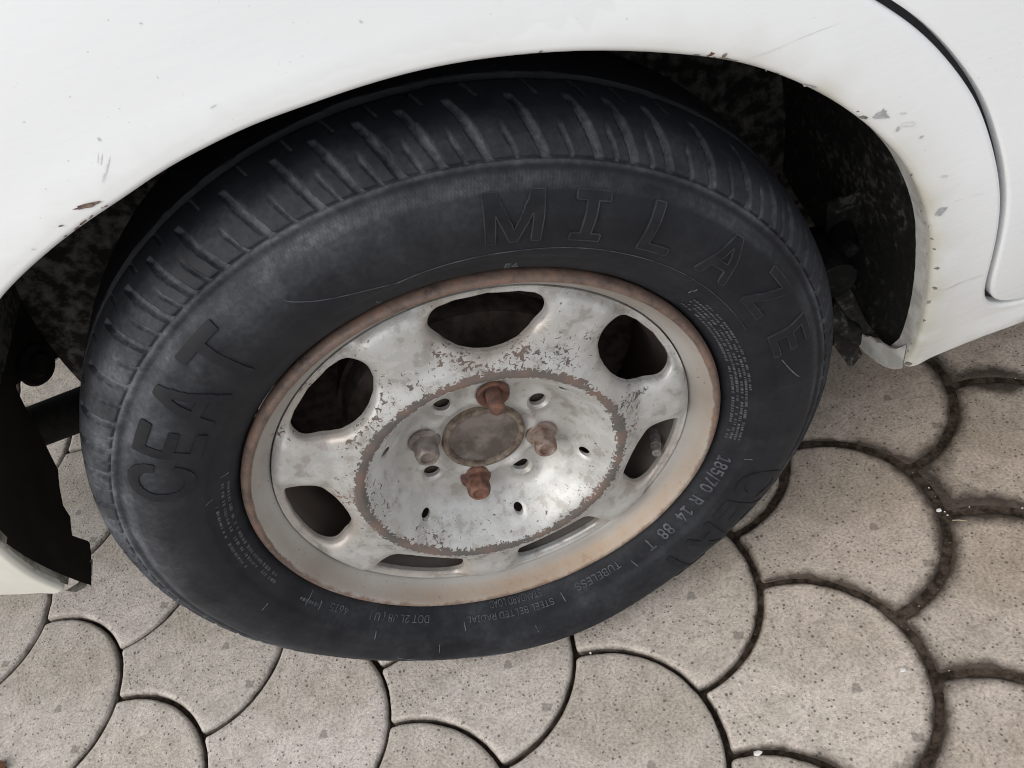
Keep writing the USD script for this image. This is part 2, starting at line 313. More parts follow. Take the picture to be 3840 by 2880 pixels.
# rim: dusty silver gutter, rusty flange edge
M_rim = mat('rusty_rim', {
    'tc': ('texture_coordinate', {}), 'at': ('attribute', {'attribute': 'rust'}),
    'n1': ('noise_texture', {'scale': 75.0, 'detail': 7.0, 'roughness': 0.75}), 'n2': ('noise_texture', {'scale': 12.0, 'detail': 3.0}),
    'n3': ('noise_texture', {'scale': 260.0, 'detail': 3.0}),
    'a': ('math', {'math_type': 'multiply_add', 'value2': 0.9, 'value3': -0.45}), 's': ('math', {'math_type': 'add'}),
    'f': ('map_range', {'from_min': 0.40, 'from_max': 0.58, 'to_min': 0.0, 'to_max': 1.0, 'clamp': True}),
    'sv': ('rgb_ramp', {'ramp': [(0.35, (0.26, 0.238, 0.212)), (0.5, (0.32, 0.30, 0.275)), (0.65, (0.36, 0.345, 0.325))]}),
    'ru': ('rgb_ramp', {'ramp': [(0.34, (0.060, 0.046, 0.039)), (0.46, (0.125, 0.085, 0.068)), (0.54, (0.155, 0.105, 0.083)), (0.66, (0.21, 0.118, 0.082))]}),
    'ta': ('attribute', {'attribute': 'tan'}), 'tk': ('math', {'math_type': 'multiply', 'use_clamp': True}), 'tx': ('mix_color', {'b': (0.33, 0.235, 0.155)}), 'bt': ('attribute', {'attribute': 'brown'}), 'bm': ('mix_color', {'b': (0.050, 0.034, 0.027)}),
    'cz': ('map_range', {'from_min': 0.70, 'from_max': 0.73, 'to_min': 0.0, 'to_max': 0.9, 'clamp': True}), 'cm': ('mix_color', {'b': (0.13, 0.11, 0.09)}),
    'm': ('mix_color', {}), 'b': ('bump', {'strength': 0.35, 'distance': 0.0008}),
    'mt': ('map_range', {'from_min': 0.0, 'from_max': 1.0, 'to_min': 0.15, 'to_max': 0.0, 'clamp': True}),
    'p': ('principled_bsdf', {'roughness': 0.55})},
    [('tc.object', n + '.vector') for n in ('n1', 'n2', 'n3')] +
    [('n1.fac', 'a.value1'), ('at.fac', 's.value1'), ('a.value', 's.value2'), ('s.value', 'f.value'), ('n2.fac', 'sv.fac'), ('n1.fac', 'ru.fac'),
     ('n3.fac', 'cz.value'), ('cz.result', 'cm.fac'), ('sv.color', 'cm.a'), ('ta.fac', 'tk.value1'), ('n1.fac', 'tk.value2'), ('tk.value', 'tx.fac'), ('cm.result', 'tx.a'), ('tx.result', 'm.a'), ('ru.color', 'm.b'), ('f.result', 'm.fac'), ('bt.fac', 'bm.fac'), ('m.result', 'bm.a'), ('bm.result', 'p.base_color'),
     ('f.result', 'mt.value'), ('mt.result', 'p.metallic'), ('n3.fac', 'b.height'), ('b.normal', 'p.normal')])
M_rust = two_tone('orange_rust', (0.075, 0.036, 0.026), (0.18, 0.084, 0.056), 110.0, 0.7, bump=0.2, bscale=450.0)
M_nutbrown = two_tone('half_rusted_nut', (0.14, 0.078, 0.056), (0.27, 0.215, 0.185), 85.0, 0.5, bump=0.2, bscale=450.0, metallic=0.15)
M_nutgrey = two_tone('dull_grey_nut', (0.15, 0.115, 0.098), (0.27, 0.24, 0.22), 80.0, 0.45, bump=0.2, bscale=450.0, metallic=0.3)
M_cap = two_tone('tarnished_cap', (0.092, 0.075, 0.066), (0.20, 0.172, 0.158), 48.0, 0.42, bump=0.4, bscale=260.0, metallic=0.3)
M_capring = two_tone('rust_stained_collar', (0.075, 0.052, 0.036), (0.19, 0.15, 0.115), 120.0, 0.6, bump=0.5, bscale=300.0)
M_drum = two_tone('brake_drum_rust', (0.030, 0.022, 0.017), (0.085, 0.060, 0.048), 70.0, 0.85, bump=0.6, bscale=300.0)
M_valve = two_tone('dusty_valve_rubber', (0.12, 0.105, 0.095), (0.24, 0.22, 0.20), 200.0, 0.7)

# ------------------------------------------------------------------ pavement
pave = xform('pavement', kind='structure')
ORG = np.array([0.20506206, -0.14351082]); TL = np.array([-0.10498832, 0.14103657]); TB = np.array([-0.09805349, -0.14594305]); PR = 0.111368
base = Point(0, 0).buffer(PR, 64)
for t in (TL, TB, TL + TB): base = base.difference(Point(*t).buffer(PR, 64))
WHEEL_X = 0.0
cam2 = np.array(EYE)
def visible(x, y):
    v = np.array([x, y, 0]) - cam2
    zf = v @ np.array(FW)
    if zf < 0.05: return False
    u, w = (v @ np.array(RT)) / zf, (v @ np.array(DN)) / zf
    return abs(u) < 0.59 + 0.12 / zf and abs(w) < 0.4425 + 0.12 / zf
n_p = 0
pav_polys = []
for i in range(-14, 15):
    for j in range(-14, 15):
        c = ORG + i * TL + j * TB
        if not (-1.25 < c[0] < 1.25 and -1.05 < c[1] < 1.25): continue
        see = visible(*c) and (c[1] < 0.45 or c[0] < -0.3)
        wide = float(smoothstep(-0.1, 0.35, c[0]))
        gap = 0.0018 + 0.0016 * wide
        q = base.buffer(-gap).buffer(-0.004).buffer(0.004)
        pr = np.random.default_rng(abs(i * 131 + j * 17) + 5)
        q = affinity.translate(affinity.rotate(q, pr.uniform(-0.7, 0.7), origin=(0, 0)), c[0] + pr.uniform(-.0008, .0008), c[1] + pr.uniform(-.0008, .0008))
        if see:
            # chipped, ragged outline
            rr = resample(q.exterior, 0.0022)
            cen = rr - c
            nn = meshkit.fbm(np.c_[rr * 160.0, np.full(len(rr), i * 3.1 + j)], 3, 3) - 0.5
            rr = c + cen * (1 - np.clip(nn, -0.1, 0.5)[:, None] * 0.017 - 0.001)
            q2 = Polygon(rr)
            q = q2 if q2.is_valid else q
            p, f, d, loops = sheet(q, [0, 0.0008, 0.002, 0.004, 0.007, 0.012, 0.020], 0.011, 0.0032)
        else:
            p, f, d, loops = sheet(q, [0, 0.004], 0.06, 0.02)
        R = 0.0052
        drop = np.where(d < R, R - np.sqrt(np.maximum(R * R - (R - np.minimum(d, R)) ** 2, 0)), 0.0)
        tilt = pr.uniform(-0.006, 0.006, 2); h = pr.uniform(-0.0015, 0.0)
        und = (meshkit.fbm(np.c_[p * 28.0, np.zeros(len(p))], 3, 5) - 0.5) * 0.0018
        z = h - drop + und + (p - c) @ tilt - 0.0005
        near = np.exp(-((p[:, 0] - 0.0) ** 2 / 0.02 + (p[:, 1] - 0.05) ** 2 / 0.02))
        z = z * (1 - near) + near * (-0.001 - drop)
        # soil: a wide smear right of the wheel, a thin edge left of it
        big = meshkit.fbm(np.c_[p * 9.0, np.full(len(p), 2.0)], 3, 9)
        reach = 0.0025 + 0.0120 * smoothstep(0.05, 0.40, p[:, 0] + 0.10 * p[:, 1]) * np.clip(2.6 * big - 0.55, 0.12, 1.6)
        far = smoothstep(0.10, 0.3, p[:, 1]) * 0.004
        soil = np.exp(-(d / (reach + far)) ** 1.3) * (0.60 + 0.50 * smoothstep(0.0, 0.35, p[:, 0]))
        film = 0.75 * smoothstep(-0.15, 0.45, p[:, 0] + 0.25 * p[:, 1]) * (0.55 + 0.9 * meshkit.fbm(np.c_[p * 6.0, np.full(len(p), 7.0)], 3, 15))
        soil += 0.30 * smoothstep(0.56, 0.75, big) * smoothstep(0.12, 0.4, p[:, 0])
        V = np.c_[p, z]
        wall = []
        for lp in loops:
            top = np.c_[lp, np.interp(np.arange(len(lp)), np.arange(len(lp)), np.full(len(lp), h - R - 0.0005))]
            # drop the top of the side wall exactly onto the rim of the sheet
            dd, idx = shapely.STRtree(shapely.points(p)).query_nearest(shapely.points(lp), return_distance=False, all_matches=False)
            top[dd, 2] = z[idx]
            bot = np.c_[lp, np.full(len(lp), -0.045)]
            wall.append(flip(loft([top, bot])))
        nv = len(V)
        V2, F2 = cat([(V, f)] + wall)
        so = np.r_[soil, np.full(len(V2) - nv, 0.75)]; fm = np.r_[np.clip(film, 0, 1), np.full(len(V2) - nv, 0.5)]
        # local points about the paver's centre keep the grain from lining up across pavers
        m = obj('paver', (V2 - np.array([*c, 0]), F2), M_paver, pave, smooth=True, attrs={'soil': so, 'film': fm})
        UsdGeom.Xformable(stage.GetPrimAtPath(m)).AddTranslateOp().Set(Gf.Vec3d(c[0], c[1], 0))
        n_p += 1
gx, gy = np.meshgrid(np.linspace(-1.3, 1.3, 521), np.linspace(-1.1, 1.3, 481))
jz = -0.0125 + 0.0098 * smoothstep(0.02, 0.40, gx + 0.1 * gy) + 0.0062 * (meshkit.fbm(np.stack([gx * 60, gy * 60, 0 * gx], -1), 4, 4) - 0.5)
jz = np.minimum(jz, -0.0028)
ng = gx.shape[1]; ii = np.arange(gx.shape[0] - 1)[:, None] * ng + np.arange(ng - 1)[None]
ii = ii.ravel()
obj('joint_soil', (np.c_[gx.ravel(), gy.ravel(), jz.ravel()], np.vstack([np.stack([ii, ii + 1, ii + ng + 1], 1), np.stack([ii, ii + ng + 1, ii + ng], 1)])), M_soil, pave, smooth=True)
yard = Polygon([(-60, -60), (60, -60), (60, 60), (-60, 60)])
obj('yard_ground', (np.array([[-60, -60, -0.05], [60, -60, -0.05], [60, 60, -0.05], [-60, 60, -0.05.real]]), np.array([[0, 1, 2], [0, 2, 3]])), M_soil, smooth=False, kind='structure')
outer = yard.difference(box(-1.28, -1.08, 1.28, 1.28))
tri = [t for t in shapely.get_parts(shapely.delaunay_triangles(outer)) if outer.contains(t.centroid)]
vv = np.vstack([np.array(t.exterior.coords)[:3] for t in tri]); ff = np.arange(len(vv)).reshape(-1, 3)
nz = np.cross(vv[ff[:, 1]] - vv[ff[:, 0]], vv[ff[:, 2]] - vv[ff[:, 0]]); ff[nz < 0] = ff[nz < 0][:, ::-1]
obj('yard_paving', (np.c_[vv, np.full(len(vv), -0.004)], ff), M_yard, smooth=False, kind='structure')

# white grit lying in the joints, one straw, a clod at the corner of the view
def pebble(x, y, z, r):
    m = trimesh.creation.icosphere(subdivisions=1, radius=r)
    m.vertices *= rng.uniform(0.6, 1.3, 3); m.vertices *= (1 + rng.uniform(-.2, .2, (len(m.vertices), 1)))
    m.apply_translation([x, y, z]); return m
grit = []
for _ in range(300):
    i, j = rng.integers(-3, 4, 2); c = ORG + i * TL + j * TB; w = rng.uniform(-math.pi, math.pi) * 0.5
    x, y = c + (PR + rng.normal(0.001, 0.006)) * np.array([math.cos(w), math.sin(w)])
    if not (-0.75 < x < 0.75 and -0.45 < y < 0.35) or rng.random() > 0.25 + 0.75 * smoothstep(-0.1, 0.35, x): continue
    grit.append(pebble(x, y, 0.0002 - 0.002, 0.0004 + 0.0009 * rng.random() ** 3))
obj('loose_grit', cat(grit), M_grit, smooth=False, kind='stuff', label='tiny pale grit scattered along the paver joints', category='grit')
for x, y, r, lab in [(0.2901, -0.159, 0.0026, 'white pebble on the dark smear at the right rim of the large lower right paver'),
                     (0.1352, -0.1855, 0.0032, 'white pebble in the dark joint at the bottom edge of the view'),
                     (0.4092, -0.0215, 0.0023, 'small white pebble in the joint crossing nearest the right edge')]:
    m = trimesh.creation.icosphere(subdivisions=1, radius=r)
    m.vertices = m.vertices * [1.3, 0.8, 0.6] * (1 + rng.uniform(-.25, .25, (len(m.vertices), 1))) + [x, y, r * 0.25]
    obj('white_pebble', (m.vertices, m.faces), M_grit, smooth=False, label=lab, category='pebble')
obj('straw', tube([(0.4142, -0.0364, 0.0006), (0.4205, -0.0392, 0.0012), (0.4267, -0.0427, 0.0006)], [0.00035, 0.0005, 0.0003], 8), M_straw, smooth=60, label='thin pale straw lying on a paver near the right edge', category='straw')
m = trimesh.creation.icosphere(subdivisions=3, radius=0.011)
m.vertices = m.vertices * [1.2, 0.9, 0.45] * (1 + 0.25 * (meshkit.fbm(m.vertices * 160, 3, 2)[:, None] - 0.5)) + [-0.642, 0.058, 0.003]
obj('clay_lump', (m.vertices, m.faces), M_clod, smooth=40, label='red brown lump cut off by the bottom left corner', category='lump')

# ------------------------------------------------------------------ the car body
def fy(x, z):
    x, z = np.asarray(x, float), np.asarray(z, float)
    return -0.02 + np.where(x < 0, 0.35 * x * x, 0.03 * x * x) + np.where(z < 0.45, 0.6 * (0.45 - z) ** 2, 0) + np.where(z > 0.55, 0.5 * (z - 0.55) ** 2, 0)
car = xform('car', label='old white car with chipped arch edge and rusty steel wheel', category='car')
hub = np.array([0, 0.288])
def pol(r, a): return (r * math.cos(math.radians(a)), 0.288 + r * math.sin(math.radians(a)))
archR = [(-0.2208, 0.5782), (-0.1794, 0.5976), (-0.1557, 0.6064), (-0.1173, 0.6173), (-0.0967, 0.6234), (-0.0741, 0.6275), (-0.0559, 0.6301), (-0.0383, 0.6317), (0.0045, 0.6319), (0.0374, 0.6304), (0.0697, 0.626), (0.1016, 0.6189), (0.1339, 0.6094), (0.1586, 0.6003), (0.1847, 0.5893), (0.2152, 0.5741), (0.2424, 0.5555), (0.2617, 0.5393), (0.2768, 0.5251), (0.2926, 0.5079), (0.3052, 0.493), (0.3143, 0.4804), (0.3256, 0.4642), (0.3382, 0.4392), (0.3501, 0.4099), (0.3588, 0.3791), (0.362, 0.3618), (0.3676, 0.3294), (0.3727, 0.2952), (0.3770, 0.2555), (0.3800, 0.2157), (0.3766, 0.1892)]
archL = [(-0.4026, 0.2430), (-0.4043, 0.2538), (-0.4054, 0.2719), (-0.4031, 0.2943), (-0.3986, 0.3184), (-0.393, 0.3432), pol(.390, 166), pol(.385, 160), pol(.380, 153), pol(.375, 145), pol(.370, 136)]
arch = np.array(archL + archR)
# smooth the traced line a little
s = np.r_[0, np.cumsum(np.linalg.norm(np.diff(arch, axis=0), axis=1))]
ss = np.arange(0, s[-1], 0.006)
arch_s = np.stack([PchipInterpolator(s, arch[:, k])(ss) for k in (0, 1)], 1)
for _ in range(6):
    arch_s[1:-1] = 0.5 * arch_s[1:-1] + 0.25 * (arch_s[:-2] + arch_s[2:])
arch_s = np.vstack([arch[0], arch_s[1:-1], arch[-1]])
SEAM = 0.47
left = arch_s[(arch_s[:, 0] < 0) & (arch_s[:, 1] < SEAM)]
right = arch_s[len(left):]
gap_line = np.array([(0.165, 0.95), (0.172, 0.85), (0.187, 0.76), (0.208, 0.695), (0.232, 0.652), (0.262, 0.615), (0.2964, 0.5819), (0.3172, 0.563), (0.3356, 0.5432), (0.3577, 0.514), (0.3757, 0.4856), (0.3897, 0.4548), (0.4032, 0.4179), (0.4111, 0.3892), (0.4160, 0.3612), (0.4194, 0.334), (0.4240, 0.2963), (0.4300, 0.272), (0.4395, 0.2585), (0.4526, 0.2490), (0.4775, 0.2410), (0.70, 0.2300), (1.1, 0.2250)])
gs = np.r_[0, np.cumsum(np.linalg.norm(np.diff(gap_line, axis=0), axis=1))]; gg = np.arange(0, gs[-1], 0.008)
gl = np.stack([PchipInterpolator(gs, gap_line[:, k])(gg) for k in (0, 1)], 1)
for _ in range(4): gl[1:-1] = 0.5 * gl[1:-1] + 0.25 * (gl[:-2] + gl[2:])
gl = np.vstack([gl, gap_line[-1]])
fender_poly = Polygon(np.vstack([right, [(0.406, 0.1905), (0.461, 0.197), (1.1, 0.199)], gl[::-1], [(-0.9, 0.95), (-0.9, SEAM)]]))
door_edge = LineString(gl).parallel_offset(0.0042, 'left')
de = np.array(door_edge.coords)
if np.linalg.norm(de[0] - gl[0]) > np.linalg.norm(de[-1] - gl[0]): de = de[::-1]
door_poly = Polygon(np.vstack([de, [(1.1, 0.95)]]))
bumper_poly = Polygon(np.vstack([left, [(-0.9, SEAM - 0.003), (-0.9, 0.246), (-0.4708, 0.2428), (-0.4438, 0.2400), (-0.4135, 0.2400)]]))

def panel(poly, R=0.0045, extra=None, step=0.016, bstep=0.004):
    """A sheet of bodywork: rounded, aligned edge strips, a triangulated middle and a return behind the edge."""
    poly = poly.buffer(0).buffer(-0.008).buffer(0.0165).buffer(-0.0085)
    loop = resample(poly.exterior, bstep)
    if Polygon(loop).exterior.is_ccw is False: loop = loop[::-1]
    t = np.roll(loop, -1, 0) - np.roll(loop, 1, 0); n = np.stack([-t[:, 1], t[:, 0]], 1); n /= np.linalg.norm(n, axis=1, keepdims=True)
    def lift(q, dist):
        drop = R - np.sqrt(max(R * R - (R - min(dist, R)) ** 2, 0)) if dist < R else 0.0
        y = fy(q[:, 0], q[:, 1]) + drop
        if extra is not None: y = y + extra(q)
        return np.c_[q[:, 0], y, q[:, 1]]
    ds = [R * (1 - math.sin(k * math.pi / 16)) for k in range(9)][::-1]      # 0 .. R, fine at the edge
    rows = [lift(loop + n * d, d) for d in ds]
    last = loop + n * ds[-1]
    inner = Polygon(last).buffer(0)
    x0, y0, x1, y1 = inner.bounds
    gx, gy = np.meshgrid(np.arange(x0, x1, step), np.arange(y0, y1, step * 0.866)); gx = gx + (np.arange(gx.shape[0]) % 2)[:, None] * step / 2
    mid = resample(inner.buffer(-0.007).exterior, 0.007)
    g = np.stack([gx.ravel(), gy.ravel()], 1); inn = inner.buffer(-0.014)
    p = np.vstack([last, mid, g[shapely.contains_xy(inn, g[:, 0], g[:, 1])]])
    f = Delaunay(p).simplices; c = p[f].mean(1); f = f[shapely.contains_xy(inner, c[:, 0], c[:, 1])]
    e1, e2 = p[f[:, 1]] - p[f[:, 0]], p[f[:, 2]] - p[f[:, 0]]; ar = e1[:, 0] * e2[:, 1] - e1[:, 1] * e2[:, 0]
    f[ar < 0] = f[ar < 0][:, ::-1]; f = f[np.abs(ar) > 1e-11]
    da = shapely.distance(shapely.points(loop), LineString(arch_s))
    ret = np.where(da < 0.012, 0.004, 0.016)[:, None] * np.array([0, 1.0, 0])
    V, F = loft([rows[0] + ret, *rows])
    # the middle shares the positions of the last row; welded below
    V2, F2 = cat([(V, F), (lift(p, 1.0), f)])
    tm = trimesh.Trimesh(V2, F2, process=False); tm.merge_vertices(digits_vertex=6)
    return np.array(tm.vertices), np.array(tm.faces)

def flare(q):     # the pressed edge round the arch, a crease a little out from the lip, and the rounded sill
    dist = shapely.distance(shapely.points(q), LineString(arch_s))
    y = -0.0022 * np.exp(-((dist - 0.012) / 0.010) ** 2)
    sill = smoothstep(0.40, 0.48, q[:, 0]) * np.exp(-((q[:, 1] - 0.214) / 0.012) ** 2)
    return y - 0.006 * sill
fp = panel(fender_poly, extra=flare)
fender = obj('fender_panel', fp, M_paint, car, smooth=40)
fm_ = UsdGeom.Mesh(stage.GetPrimAtPath(fender)); fv = np.array(fm_.GetPointsAttr().Get())
da_ = shapely.distance(shapely.points(fv[:, [0, 2]]), LineString(arch_s))
gr_ = np.exp(-da_ / 0.012) * (0.25 + 1.1 * meshkit.fbm(np.c_[fv[:, [0, 2]] * 45, np.zeros(len(fv))], 3, 41)) * (0.35 + 0.65 * smoothstep(0.1, 0.3, fv[:, 0])) + 0.22 * smoothstep(0.42, 0.22, fv[:, 2])
UsdGeom.PrimvarsAPI(fm_).CreatePrimvar('grime', Sdf.ValueTypeNames.FloatArray, 'vertex').Set(Vt.FloatArray.FromNumpy(np.clip(gr_, 0, 1).astype(np.float32)))
obj('door', panel(door_poly, R=0.0028), M_paint, car, smooth=40)
obj('bumper', panel(bumper_poly, extra=flare), M_cream, car, smooth=40, label='cream white bumper corner behind the wheel')
# the dark gap between door and fender
k = np.arange(len(gl))
gy = fy(gl[:, 0], gl[:, 1])
nrm = np.gradient(gl, axis=0); nrm = np.stack([-nrm[:, 1], nrm[:, 0]], 1); nrm /= np.linalg.norm(nrm, axis=1, keepdims=True)
rows = [np.c_[(gl + nrm * w)[:, 0], gy + 0.011, (gl + nrm * w)[:, 1]] for w in (-0.012, 0.0, 0.016)]
obj('door_seal', loft(rows, closed=False), M_gap, car, smooth=True)

# inward lips of the arch
def lip(path, width, mat_, name, rough_end=0.0):
    p = np.asarray(path); w = np.asarray(width)
    y0 = fy(p[:, 0], p[:, 1]) + 0.006
    t = np.gradient(p, axis=0); nn = np.stack([-t[:, 1], t[:, 0]], 1); nn /= np.linalg.norm(nn, axis=1, keepdims=True)
    rows = []
    for u in np.linspace(0, 1, 7):
        wob = (meshkit.fbm(np.c_[p * 120, np.full(len(p), 1.5)], 3, 2) - 0.5) * rough_end * u
        rows.append(np.c_[p[:, 0], y0 + w * u + wob, p[:, 1]])
    rows.append(rows[-1] + np.c_[nn[:, 0], np.zeros(len(p)), nn[:, 1]] * 0.0015)
    return obj(name, loft(rows, closed=False), mat_, car, smooth=40)
ang = np.degrees(np.arctan2(right[:, 1] - 0.288, right[:, 0]))
wid = 0.016 * np.ones(len(right)) - 0.013 * smoothstep(30, 40, ang) - 0.006 * np.exp(-((ang - 22) / 6) ** 2) * 0 + 0.006 * smoothstep(-10, -15, ang)
lip(right, wid, M_lip, 'arch_lip', 0.002)
angl = np.degrees(np.arctan2(left[:, 1] - 0.288, left[:, 0])) % 360
lip(left, 0.010 + 0.012 * smoothstep(178, 184, angl), M_lipdark, 'arch_lip', 0.003)
# turned-in tongues at the two feet of the arch
def plate(pts, n_thick, mat_, name):
    """A thin plate from 3D corner points, thickened along its own normal."""
    P = np.asarray(pts, float); c = P.mean(0); u, s_, vh = np.linalg.svd(P - c); ex, ey, n = vh
    q = (P - c) @ np.stack([ex, ey], 1)
    poly = Polygon(q).buffer(0)
    m = trimesh.creation.extrude_polygon(poly, n_thick, engine='earcut')
    V = c + m.vertices[:, :1] * ex + m.vertices[:, 1:2] * ey + m.vertices[:, 2:] * n
    tm = trimesh.Trimesh(V, m.faces, process=False); tm.fix_normals()
    return obj(name, (np.array(tm.vertices), np.array(tm.faces)), mat_, car, smooth=False)
foot = [(0.3790, 0.026, 0.222), (0.3765, 0.034, 0.2110), (0.3730, 0.041, 0.2065), (0.3700, 0.050, 0.2055), (0.3680, 0.056, 0.2015), (0.3660, 0.064, 0.2020), (0.3650, 0.070, 0.1980), (0.3640, 0.080, 0.1970), (0.3625, 0.085, 0.1850),
        (0.3640, 0.076, 0.1835), (0.3660, 0.066, 0.1790), (0.3690, 0.052, 0.1790), (0.3715, 0.042, 0.1805), (0.3740, 0.033, 0.1850), (0.3765, 0.025, 0.1925)]
plate(foot, 0.002, M_lip, 'sill_end')
foot = [(-0.4035, 0.062, 0.2440), (-0.4010, 0.075, 0.2330), (-0.3980, 0.088, 0.2280), (-0.3950, 0.099, 0.2300), (-0.3940, 0.103, 0.2265), (-0.3970, 0.090, 0.2205), (-0.4005, 0.076, 0.2235), (-0.4030, 0.066, 0.2330)]
plate(foot, 0.002, M_lipdark, 'bumper_end')

# paint chips and scuffs (world x, z on the panel)
def chip(pts, mat_, name='paint_chip', lift=0.00035):
    poly = Polygon(pts).buffer(0)
    if poly.is_empty: return
    if poly.geom_type != 'Polygon': poly = max(poly.geoms, key=lambda g: g.area)
    p, f, d, _ = sheet(poly, [0], 0.003, 0.0012)
    fl = flare(p)
    dist = shapely.distance(shapely.points(p), LineString(arch_s)); R = 0.0045
    drop = np.where(dist < R, R - np.sqrt(np.maximum(R * R - (R - np.minimum(dist, R)) ** 2, 0)), 0)
    V = np.c_[p[:, 0], fy(p[:, 0], p[:, 1]) + fl + drop - lift, p[:, 1]]
    obj(name, (V, f), mat_, car + '/fender_panel', smooth=True)
def chips_at(x, z, r, m, stretch=(1, 1), ang=0.0, n=11, jag=0.45): chip(blob(x, z, r, n, jag, stretch, ang), m)
# (x, z, length, thickness, angle, kind)
CHIPS = [(-0.1415, 0.6196, 0.015, 0.0025, -2, 'R'), (-0.1331, 0.6158, 0.0022, 0.0011, 12, 'R'), (-0.1444, 0.6122, 0.0043, 0.0015, 21, 'G'), (-0.1496, 0.6105, 0.0056, 0.0013, 20, 'R'), (-0.1546, 0.6081, 0.0044, 0.0011, 21, 'R'), (-0.1628, 0.6057, 0.0027, 0.0012, 17, 'G'), (-0.16, 0.6129, 0.0036, 0.0012, -12, 'G'), (-0.1354, 0.6157, 0.0011, 0.001, -19, 'R'), (-0.1216, 0.635, 0.0198, 0.0008, 45, 'S'), (-0.1206, 0.6406, 0.0071, 0.0007, 51, 'S'), (-0.1166, 0.6495, 0.0024, 0.0014, -75, 'S'), (-0.1223, 0.6411, 0.0055, 0.0005, 55, 'S'), (-0.0566, 0.6484, 0.0039, 0.0006, 11, 'S'), (-0.0696, 0.6933, 0.0012, 0.001, -17, 'S'), (-0.0124, 0.656, 0.001, 0.0009, -19, 'S'), (-0.1823, 0.6044, 0.0019, 0.0011, -18, 'S'), (0.1096, 0.6186, 0.0027, 0.0018, 44, 'G'), (0.1042, 0.6189, 0.0049, 0.0011, -15, 'G'), (0.0794, 0.6249, 0.0019, 0.001, -10, 'G'), (0.013, 0.6322, 0.0012, 0.0007, -20, 'G'), (0.027, 0.6626, 0.0022, 0.0012, -59, 'S'), (0.2004, 0.5849, 0.0043, 0.0026, 31, 'B'), (0.2078, 0.5817, 0.0041, 0.0032, 51, 'K'), (0.2107, 0.5778, 0.0107, 0.0016, -30, 'K'), (0.1921, 0.5871, 0.0048, 0.0011, -20, 'G'), (0.2027, 0.582, 0.0019, 0.0009, -20, 'G'), (0.2392, 0.5584, 0.0033, 0.0011, -29, 'G'), (0.2334, 0.5619, 0.0015, 0.0008, -20, 'G'), (0.2586, 0.5434, 0.0097, 0.0031, -33, 'P'), (0.3049, 0.5074, 0.0124, 0.0074, -21, 'P'), (0.2946, 0.5086, 0.0062, 0.0025, -30, 'G'), (0.3175, 0.4925, 0.0028, 0.004, -22, 'P'), (0.335, 0.4793, 0.0036, 0.0017, 7, 'P'), (0.3557, 0.4402, 0.0073, 0.0014, -20, 'S'), (0.3595, 0.4084, 0.0084, 0.0078, -14, 'P'), (0.2901, 0.515, 0.0015, 0.0013, -21, 'G'), (0.3337, 0.4486, 0.0017, 0.0018, -23, 'G'), (0.3435, 0.4155, 0.0032, 0.0023, -24, 'G'), (0.3531, 0.3954, 0.0022, 0.0017, -25, 'G'), (0.3586, 0.38, 0.0025, 0.0018, -26, 'G'), (0.3619, 0.3689, 0.0021, 0.0019, -26, 'G'), (0.368, 0.3462, 0.0035, 0.0034, -27, 'G'), (0.3721, 0.3202, 0.0027, 0.0048, 44, 'G'), (0.3734, 0.3008, 0.0027, 0.0067, -30, 'G'), (0.3751, 0.2732, 0.0026, 0.0033, -32, 'G'), (0.3785, 0.2, 0.0048, 0.009, 61, 'G'), (0.2338, 0.5756, 0.0282, 0.0005, 1, 'F'), (0.2623, 0.5759, 0.0282, 0.0005, 0, 'F'), (0.3777, 0.4115, 0.0248, 0.0009, -11, 'F'), (0.3954, 0.3137, 0.0439, 0.0013, -5, 'F'), (0.3203, 0.5023, 0.0059, 0.001, -21, 'S'), (0.3248, 0.4929, 0.012, 0.0028, -22, 'F')]
CM = {'R': M_brownchip, 'B': M_rust, 'K': M_primer2, 'G': M_darkchip, 'P': M_primer, 'S': M_scuff, 'F': M_faint}
for x, z, l, t, a, m in CHIPS:
    n = 26 if l > 4 * t else 14
    w_ = np.sort(rng.uniform(0, 2 * np.pi, n)); r_ = 1 + 0.38 * rng.uniform(-1, 1, n)
    q = np.stack([r_ * np.cos(w_) * l / 2, r_ * np.sin(w_) * t / 2], 1)
    c, s_ = math.cos(math.radians(a)), math.sin(math.radians(a))
    chip(np.stack([x + q[:, 0] * c - q[:, 1] * s_, z + q[:, 0] * s_ + q[:, 1] * c], 1), CM[m], 'scratch' if m in 'SF' else 'paint_chip')


# wheel-arch liner
def liner(th, y0, y1, R=0.398, n_y=10):
    rows = []
    for u in np.linspace(0, 1, n_y):
        y = np.asarray(y0) * (1 - u) + np.asarray(y1) * u
        rows.append(np.c_[R * np.cos(np.radians(th)), y, 0.288 + R * np.sin(np.radians(th))])
    return loft(rows, closed=False)
th = np.linspace(-15.5, 165, 124)
Rt = np.where(th < 160, 0.398, 0.398)
up_edge = fy(0.398 * np.cos(np.radians(th)), 0.288 + 0.398 * np.sin(np.radians(th))) + 0.012
low = np.interp(th, [-15.5, -12, -9, 150, 165], [0.10, 0.17, 0.30, 0.325, 0.325])
obj('arch_liner', flip(liner(th, up_edge, low)), M_under, car, smooth=True)
th2 = np.linspace(165, 189.3, 60)
e2 = np.interp(th2, [165, 171, 176, 180.3, 181, 182.3, 184.2, 184.5, 188.0, 188.6, 189.3], [0.212, 0.200, 0.190, 0.172, 0.156, 0.138, 0.131, 0.113, 0.120, 0.108, 0.070])
obj('splash_guard', flip(liner(th2, fy(0.398 * np.cos(np.radians(th2)), 0.288 + 0.398 * np.sin(np.radians(th2))) + 0.010, e2, R=0.3975)), M_guard, car, smooth=True)
